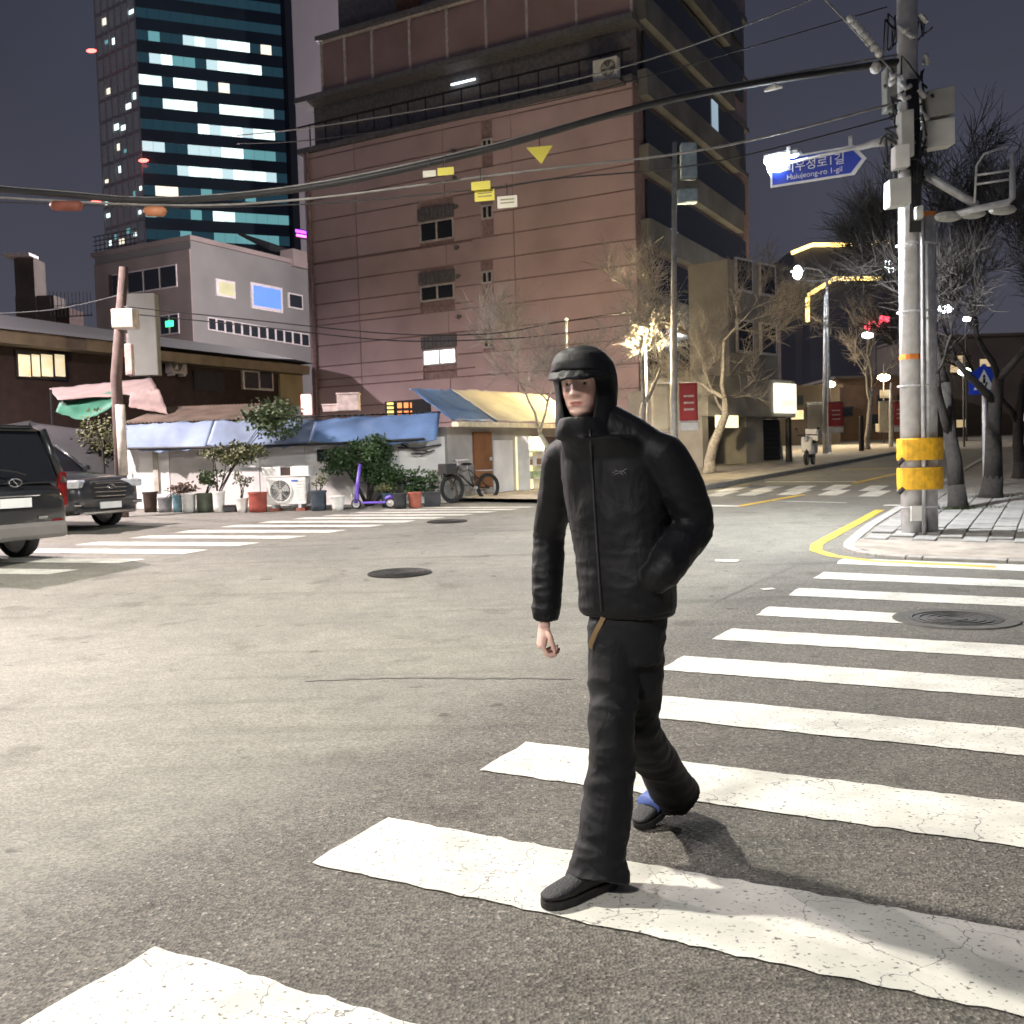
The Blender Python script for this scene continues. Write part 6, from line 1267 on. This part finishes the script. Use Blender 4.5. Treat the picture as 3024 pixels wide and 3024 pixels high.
# fringe of hair under the hood
m_hair = mat('black hair', (.012, .01, .009), .5, 0, .2, 30, 0); hr = MB(); rnd = random.Random(8)
for k in range(120):
    x = rnd.uniform(-.062, .062); z0 = .175+rnd.uniform(-.005, .01); y0 = -interp(fT, .17)*(1-(x/.085)**2)**.5-.002; ln = rnd.uniform(.018, .034)
    hr.tube([hp(x, y0, z0), hp(x+rnd.gauss(0, .004), y0-.006, z0-ln*.5), hp(x+rnd.gauss(0, .008), y0-.004, z0-ln)], [.0022, .002, .0006], 4)
hr.build('hair_fringe', m_hair, wk)
# ---- clothes
m_jack = bpy.data.materials.new('black shell fabric'); m_jack.use_nodes = True
def fabric(m, c0, c1, rough, bumpd, sc1, sheen=.2):
    n = m.node_tree; b = n.nodes['Principled BSDF']; N = n.nodes.new; L = n.links; co = N('ShaderNodeTexCoord')
    z = N('ShaderNodeTexNoise'); z.inputs['Scale'].default_value = sc1; z.inputs['Detail'].default_value = 6; L.new(co.outputs['Object'], z.inputs['Vector']); r = N('ShaderNodeValToRGB'); r.color_ramp.elements[0].color = (*c0, 1); r.color_ramp.elements[1].color = (*c1, 1); r.color_ramp.elements[0].position = .3; r.color_ramp.elements[1].position = .7; L.new(z.outputs['Fac'], r.inputs[0]); L.new(r.outputs[0], b.inputs['Base Color'])
    wv = N('ShaderNodeTexNoise'); wv.inputs['Scale'].default_value = 14; wv.inputs['Detail'].default_value = 5; wv.inputs['Distortion'].default_value = 1.4; mp = N('ShaderNodeMapping'); mp.inputs['Scale'].default_value = (1, 1, .6); L.new(co.outputs['Object'], mp.inputs[0]); L.new(mp.outputs[0], wv.inputs['Vector'])
    bp = N('ShaderNodeBump'); bp.inputs['Distance'].default_value = bumpd; bp.inputs['Strength'].default_value = .7; L.new(wv.outputs['Fac'], bp.inputs['Height'])
    fw = N('ShaderNodeTexNoise'); fw.inputs['Scale'].default_value = 420; L.new(co.outputs['Object'], fw.inputs['Vector']); b2_ = N('ShaderNodeBump'); b2_.inputs['Distance'].default_value = .0008; b2_.inputs['Strength'].default_value = .35; L.new(fw.outputs['Fac'], b2_.inputs['Height']); L.new(bp.outputs[0], b2_.inputs['Normal']); L.new(b2_.outputs[0], b.inputs['Normal'])
    b.inputs['Specular IOR Level'].default_value = .3; b.inputs['Roughness'].default_value = rough; b.inputs['Sheen Weight'].default_value = sheen; b.inputs['Sheen Roughness'].default_value = .5
fabric(m_jack, (.0024, .0027, .0042), (.0046, .0050, .0070), .60, .007, 5, .02)
m_trs = bpy.data.materials.new('black trouser cotton'); m_trs.use_nodes = True; fabric(m_trs, (.0040, .0043, .0060), (.0080, .0084, .0104), .74, .006, 7, .04)
def wrinkle(me, amp, f, seed, axis=None, zf=1.6, hot=()):
    nrm = [v.normal.copy() for v in me.vertices]
    for v, vn in zip(me.vertices, nrm):
        p = v.co; q = Vector((p.x*f+seed, p.y*f, p.z*f*zf)); w_ = Vector((noise.noise(q*.7), noise.noise(q*.7+Vector((5, 2, 1))), noise.noise(q*.6+Vector((1, 9, 4)))))*.8
        h_ = 1-abs(noise.noise(q+w_))*2.2; h2 = 1-abs(noise.noise(q*2.3+w_*1.5))*2.2
        k_ = 1+sum(1.3*math.exp(-((p-c_).length/.11)**2) for c_ in hot); h3 = 1-abs(noise.noise(Vector((p.x*9+seed, p.y*9, p.z*26))+w_))*2.2
        v.co = p+vn*(amp*(h_-.45)+amp*.4*(h2-.45)+amp*.55*(k_-1)*(h3-.5))
    me.update()
jk = MB()
def tor(px, py, back, rx, ry, e_=.9): return ell(J(px, py, back), LT, FW, rx, ry, 30, e_)
jk.loft([tor(1852, 1812, .01, .166, .118), tor(1852, 1795, .01, .176, .128), tor(1850, 1720, .01, .178, .134), tor(1844, 1620, .02, .182, .138), tor(1830, 1500, .03, .192, .142), tor(1818, 1410, .03, .20, .138), tor(1812, 1350, .025, .196, .128), tor(1798, 1318, -.005, .170, .126), tor(1778, 1292, -.045, .136, .124), ell(hp(0, .016, -.066), HX_, HF, .112, .110, 30), ell(hp(0, .005, -.036), HX_, HF, .104, .103, 30), ell(hp(0, .003, -.012), HX_, HF, .098, .100, 30), ell(hp(0, .002, .004), HX_, HF, .092, .096, 30), ell(hp(0, .004, .002), HX_, HF, .078, .086, 30), ell(hp(0, .01, -.02), HX_, HF, .062, .072, 30), ell(hp(0, .01, -.022), HX_, HF, .01, .01, 30)])
pa, ra = spline([rsh+LT*.07-Z*.01, rsh, rsh.lerp(rel, .5), rel, rel.lerp(rwr, .55), rwr+Z*.01, rwr-(Z*.018)], [.07, .076, .07, .062, .058, .05, .044], 5); jk.tube(pa, ra, 18)
pa, ra = spline([lsh-LT*.07-Z*.01, lsh, lsh.lerp(lel, .5)+LT*.015, lel, lel.lerp(lwr, .6), lwr, lwr+(-FW*.1-LT*.62-Z*.5).normalized()*.06], [.07, .08, .076, .072, .066, .058, .05], 5); jk.tube(pa, ra, 18)
jk.tube([lsh-LT*.01+Z*.0, lsh.lerp(neck, .5)+Z*.035, neck+Z*.05], [.07, .075, .085], 16); jk.tube([rsh+LT*.01, rsh.lerp(neck, .5)+Z*.03, neck+Z*.04], [.066, .07, .08], 16)
jk.sphere(hp(.01, .085, -.06), .1, 18, 12, (1.0, .7, .75))
jm = remesh(jk, .006, 8); wrinkle(jm, .0050, 4.8, 3.1, zf=.8, hot=(rel, rel.lerp(rwr, .75), rwr, lel, lel.lerp(lwr, .5), lsh-Z*.12, rsh-Z*.1, J(1720, 1640, -.1), J(1730, 1760, -.1), J(1900, 1740, -.1))); jo = meshobj('jacket', jm, m_jack, wk)
sm = jo.modifiers.new('s', 'SUBSURF'); sm.levels = 0; sm.render_levels = 1
# hem, cuff, zip, pocket, logo
b = MB(); hem = [tor(1852, 1814, .01, .163, .116), tor(1852, 1806, .01, .172, .124), tor(1852, 1798, .01, .170, .122)]; b.loft(hem, False); b.build('hem_band', m_jack, jo, True)
ca = (rwr-rel).normalized(); co_ = ca.orthogonal().normalized(); cw_ = ca.cross(co_); b = MB(); b.loft([ell(rwr+ca*x, co_, cw_, r_, r_, 18) for x, r_ in ((-.03, .052), (-.005, .053), (.02, .047), (.024, .040))], False); b.build('cuff', m_jack, jo, True)
from mathutils.bvhtree import BVHTree
jw = jm.copy(); jw.transform(wm(wk)); bvh = BVHTree.FromPolygons([v.co.copy() for v in jw.vertices], [tuple(p.vertices) for p in jw.polygons])
def onj(px, py, off=.003):
    d = ray(px, py).normalized(); h_ = bvh.ray_cast(Vector((0, 0, CAMH)), d); return (h_[0]+h_[1]*off, h_[1]) if h_[0] else (J(px, py, -.12), FW)
zp = [onj(1742+ (1778-1742)*k/14, 1268+ (1805-1268)*k/14, .002)[0] for k in range(15)]
MB().tube(zp, .0045, 6).build('zip', mat('matt zip', (.012, .012, .013), .45), jo, True)
m_logo = mat('grey emblem thread', (.10, .10, .105), .6, 0, .1, 30, 0)
P0_, n0 = onj(1830, 1396, .002); lx = (LT-n0*LT.dot(n0)).normalized(); lz = n0.cross(lx); lz = lz if lz.z > 0 else -lz
b = MB()
for pts in ([(-.022, .0), (-.008, .006), (.006, .004), (.024, .012)], [(-.016, -.006), (-.002, -.001), (.01, -.004)], [(.004, .004), (.012, -.008)], [(-.01, .005), (-.014, .012)], [(.008, .005), (.016, .002), (.022, -.004)]):
    b.tube([P0_+lx*x+lz*y for x, y in pts], .0016, 5)
b.build('chest_emblem', m_logo, jo)
# hood
hz0 = hp(0, 0, 0)
def hoodrow(z, cx, cy, rx, rf, rb, phi, n=44):
    r = []
    for k in range(n+1):
        a = phi+(2*math.pi-2*phi)*k/n; sx_, cy_ = math.sin(a), math.cos(a); y = -(rf if cy_ > 0 else rb)*abs(cy_)**.9*(1 if cy_ > 0 else -1)
        e_ = min(k, n-k); f_ = 1-(.27*max(0, 1-e_/7)**1.3 if phi > .05 else 0); x_ = rx*(abs(sx_)**.9)*(1 if sx_ > 0 else -1)*f_; y2 = cy+y; y2 = y2+(1-f_)*.05*(1 if y2 < 0 else 0)
        r.append(hp(cx+x_, y2, z))
    return r
tab = [(-.075, .014, .100, .090, .120, .9), (-.045, .009, .106, .100, .124, .42), (-.012, .003, .106, .103, .128, .62), (.015, .0, .104, .104, .132, .78), (.05, .0, .106, .105, .142, .90), (.09, .0, .109, .107, .148, .95), (.125, .0, .110, .109, .150, .90), (.148, .0, .110, .110, .148, .60), (.160, .0, .108, .110, .146, .0), (.19, .0, .102, .103, .136, 0), (.218, .0, .086, .085, .114, 0), (.240, .0, .056, .056, .074, 0), (.252, .0, .008, .01, .012, 0)]
rows = []
for i in range(len(tab)-1):
    for q_ in range(3):
        t_ = q_/3; v = [tab[i][k]*(1-t_)+tab[i+1][k]*t_ for k in range(6)]; rows.append(hoodrow(v[0], 0, v[1], v[2], v[3], v[4], v[5]))
rows.append(hoodrow(tab[-1][0], 0, *tab[-1][1:5], 0))
ho = MB().grid(rows).build('hood', m_jack, wk, True)
import bmesh
bm_ = bmesh.new(); bm_.from_mesh(ho.data); bmesh.ops.remove_doubles(bm_, verts=bm_.verts, dist=.0015); bm_.to_mesh(ho.data); bm_.free()
for p_ in ho.data.polygons: p_.use_smooth = True
ss0 = ho.modifiers.new('s0', 'SUBSURF'); ss0.levels = 1; hm_ = evalmesh(ho); ho.modifiers.clear(); ho.data = hm_; wrinkle(hm_, .0042, 8.5, 2.0, zf=.55)
for p_ in hm_.polygons: p_.use_smooth = True
sd = ho.modifiers.new('t', 'SOLIDIFY'); sd.thickness = .008; sd.offset = -1; ss = ho.modifiers.new('s', 'SUBSURF'); ss.levels = 1; ss.render_levels = 1
# stiff brim of the hood
rows = []
for j in range(6):
    t_ = j/5; r = []
    for k in range(21):
        a = -1.15+2.3*k/20; out = 1+.36*t_*math.cos(a*1.05)
        r.append(hp(.109*math.sin(a)*(1+.03*t_), -.112*math.cos(a)**.8*out, .158-.016*t_-.014*t_*math.cos(a)+.006*noise.noise(Vector((k*.45, j*.9, 2)))+.004*math.sin(k*2.1)*(1-t_)*t_*4))
    rows.append(r)
bro = MB().grid(rows).build('hood_brim', m_jack, ho, True); sd = bro.modifiers.new('t', 'SOLIDIFY'); sd.thickness = .006
# collar roll round the chin
b = MB(); pts = []
for k in range(25): a = 2*math.pi*k/24; pts.append(hp(.092*math.sin(a), .012-.098*math.cos(a) if math.cos(a) > 0 else .012-.105*math.cos(a), -.03+.012*math.cos(a)*-1))
None
# trousers
tr = MB()
tr.loft([tor(1854, 1770, .01, .130, .098), tor(1854, 1830, .01, .136, .106), tor(1852, 1890, .01, .136, .108), tor(1850, 1950, 0, .124, .104)])
dn = lambda p, z_: Vector((p.x, p.y, p.z+z_))
rhem = ran+(ran-rkn).normalized()*.055; pa, ra = spline([rhip+Z*.05, rhip.lerp(rkn, .4), rkn, rkn.lerp(ran, .45)+FW*-.012, ran-(ran-rkn).normalized()*.06, rhem], [.088, .086, .080, .082, .082, .106], 6); tr.tube(pa, ra, 22)
lhem = lan+(lan-lkn).normalized()*.012; pa, ra = spline([lhip+Z*.05, lhip.lerp(lkn, .4), lkn, lkn.lerp(lan, .5), lan-(lan-lkn).normalized()*.05, lhem], [.088, .084, .078, .081, .088, .098], 6); tr.tube(pa, ra, 22)
tm = remesh(tr, .007, 5); wrinkle(tm, .0075, 5.6, 8.3, zf=1.6, hot=(rkn, ran, ran+Z*.12, lkn, lan, (rhip+lhip)/2-Z*.08)); to = meshobj('trousers', tm, m_trs, wk); sm = to.modifiers.new('s', 'SUBSURF'); sm.levels = 0; sm.render_levels = 1
# shoes
m_shoe = mat('black shoe mesh', (.012, .012, .014), .65, 0, .3, 40, .5, 120); m_sole = mat('black rubber sole', (.02, .019, .018), .8, 0, .2, 20, .3); m_bp = mat('blue heel panel', (.08, .13, .36), .6, 0, .2, 20, .2); m_gum = mat('amber heel tab', (.4, .16, .03), .6)
def shoe(heel, d, up, roll_):
    d = d.normalized(); s_ = up.cross(d).normalized(); up = d.cross(s_).normalized(); b = MB(); rings = []
    for (x, hw, h0, h1) in ((0.0, .020, .03, .055), (.01, .031, .026, .085), (.05, .037, .024, .10), (.10, .038, .024, .098), (.15, .042, .024, .078), (.20, .047, .024, .064), (.245, .044, .026, .055), (.275, .031, .03, .047), (.287, .014, .034, .042)):
        c = heel+d*x+up*(h0+h1)/2; rings.append(ell(c, s_, up, hw, (h1-h0)/2, 18, .75))
    b.loft(rings); sh_ = b.build('shoe', m_shoe, wk, True)
    b = MB(); out = [(0, .026), (.02, .037), (.08, .038), (.14, .042), (.20, .050), (.25, .046), (.28, .032), (.292, .012)]
    poly = [heel+d*(x-.004)+s_*w_ for x, w_ in out]+[heel+d*(x-.004)-s_*w_ for x, w_ in reversed(out)]; b.prism([p+up*.002 for p in poly], up*.027); b.build('sole', m_sole, sh_, bev=.006)
    b = MB(); b.loft([ell(heel+d*.02+up*z_, s_, d, .033, .026, 14) for z_ in (.085, .12, .14)], True); b.build('ankle_collar', m_shoe, sh_, True)
    return sh_, s_, up
fd = Vector((-.80, -.60, 0)); heel = Vector((ran.x, ran.y, 0))-fd*.05
s1, a1, u1 = shoe(heel+Z*.003, fd, (Z+fd*0).normalized(), 0); MB().box(heel+fd*-.006+Z*.03, (.02, .05, .022), fd, a1).build('heel_tab', m_gum, s1, bev=.004)
toe = G(1892, 2446); toe.z = 0; hl = Vector((lan.x, lan.y, 0)); fd2 = Vector((-.74, -.67, 0)).normalized(); rise = .30
d2 = (fd2*math.cos(rise)-Z*math.sin(rise)); heel2 = toe - d2*.27 + Z*.0; up2 = (Z*math.cos(rise)+fd2*math.sin(rise)); s2, a2, u2 = shoe(heel2, d2, up2, 0)
b = MB(); b.loft([ell(heel2+d2*x+up2*.06, a2, up2, w_, .036, 14, .8) for x, w_ in ((.135, .046), (.155, .049), (.185, .052), (.205, .051))], True); b.build('blue_panel', m_bp, s2, True)
# strap, buckle, ring
tmw = tm.copy(); tmw.transform(wm(wk)); bv2 = BVHTree.FromPolygons([v.co.copy() for v in tmw.vertices], [tuple(p.vertices) for p in tmw.polygons])
def ont(px, py, off): d = ray(px, py).normalized(); h_ = bv2.ray_cast(Vector((0, 0, CAMH)), d); return h_[0]+h_[1]*off if h_[0] else J(px, py, -.12)
st_ = [ont(x, y, .008) for x, y in ((1790, 1812), (1778, 1838), (1764, 1866), (1752, 1895), (1748, 1915))]
l_, r_ = [p-LT*.008+Z*.004 for p in st_], [p+LT*.008-Z*.004 for p in st_]; o = MB().grid([l_, r_]).build('belt_strap', mat('tan webbing', (.20, .13, .06), .8), wk); o.modifiers.new('t', 'SOLIDIFY').thickness = .004
p = ont(1792, 1812, .012); MB().tube([p-LT*.022-Z*.004, p-LT*.008+Z*.006, p+LT*.008+Z*.006, p+LT*.022+Z*.0], .0035, 6).build('buckle', m_chrome, wk, True)
p = ont(1892, 1822, .003); MB().sphere(p, .016, 10, 6, (1, .35, .8)).build('pocket_badge', mat('slate badge', (.04, .06, .10), .6), wk, True)
e1 = RINGD.orthogonal().normalized(); e2 = RINGD.cross(e1); MB().tube([RINGP+(e1*math.cos(a)+e2*math.sin(a))*.0098 for a in (2*math.pi*k/16 for k in range(17))], .0018, 6, False).build('finger_ring', m_chrome, wk, True)
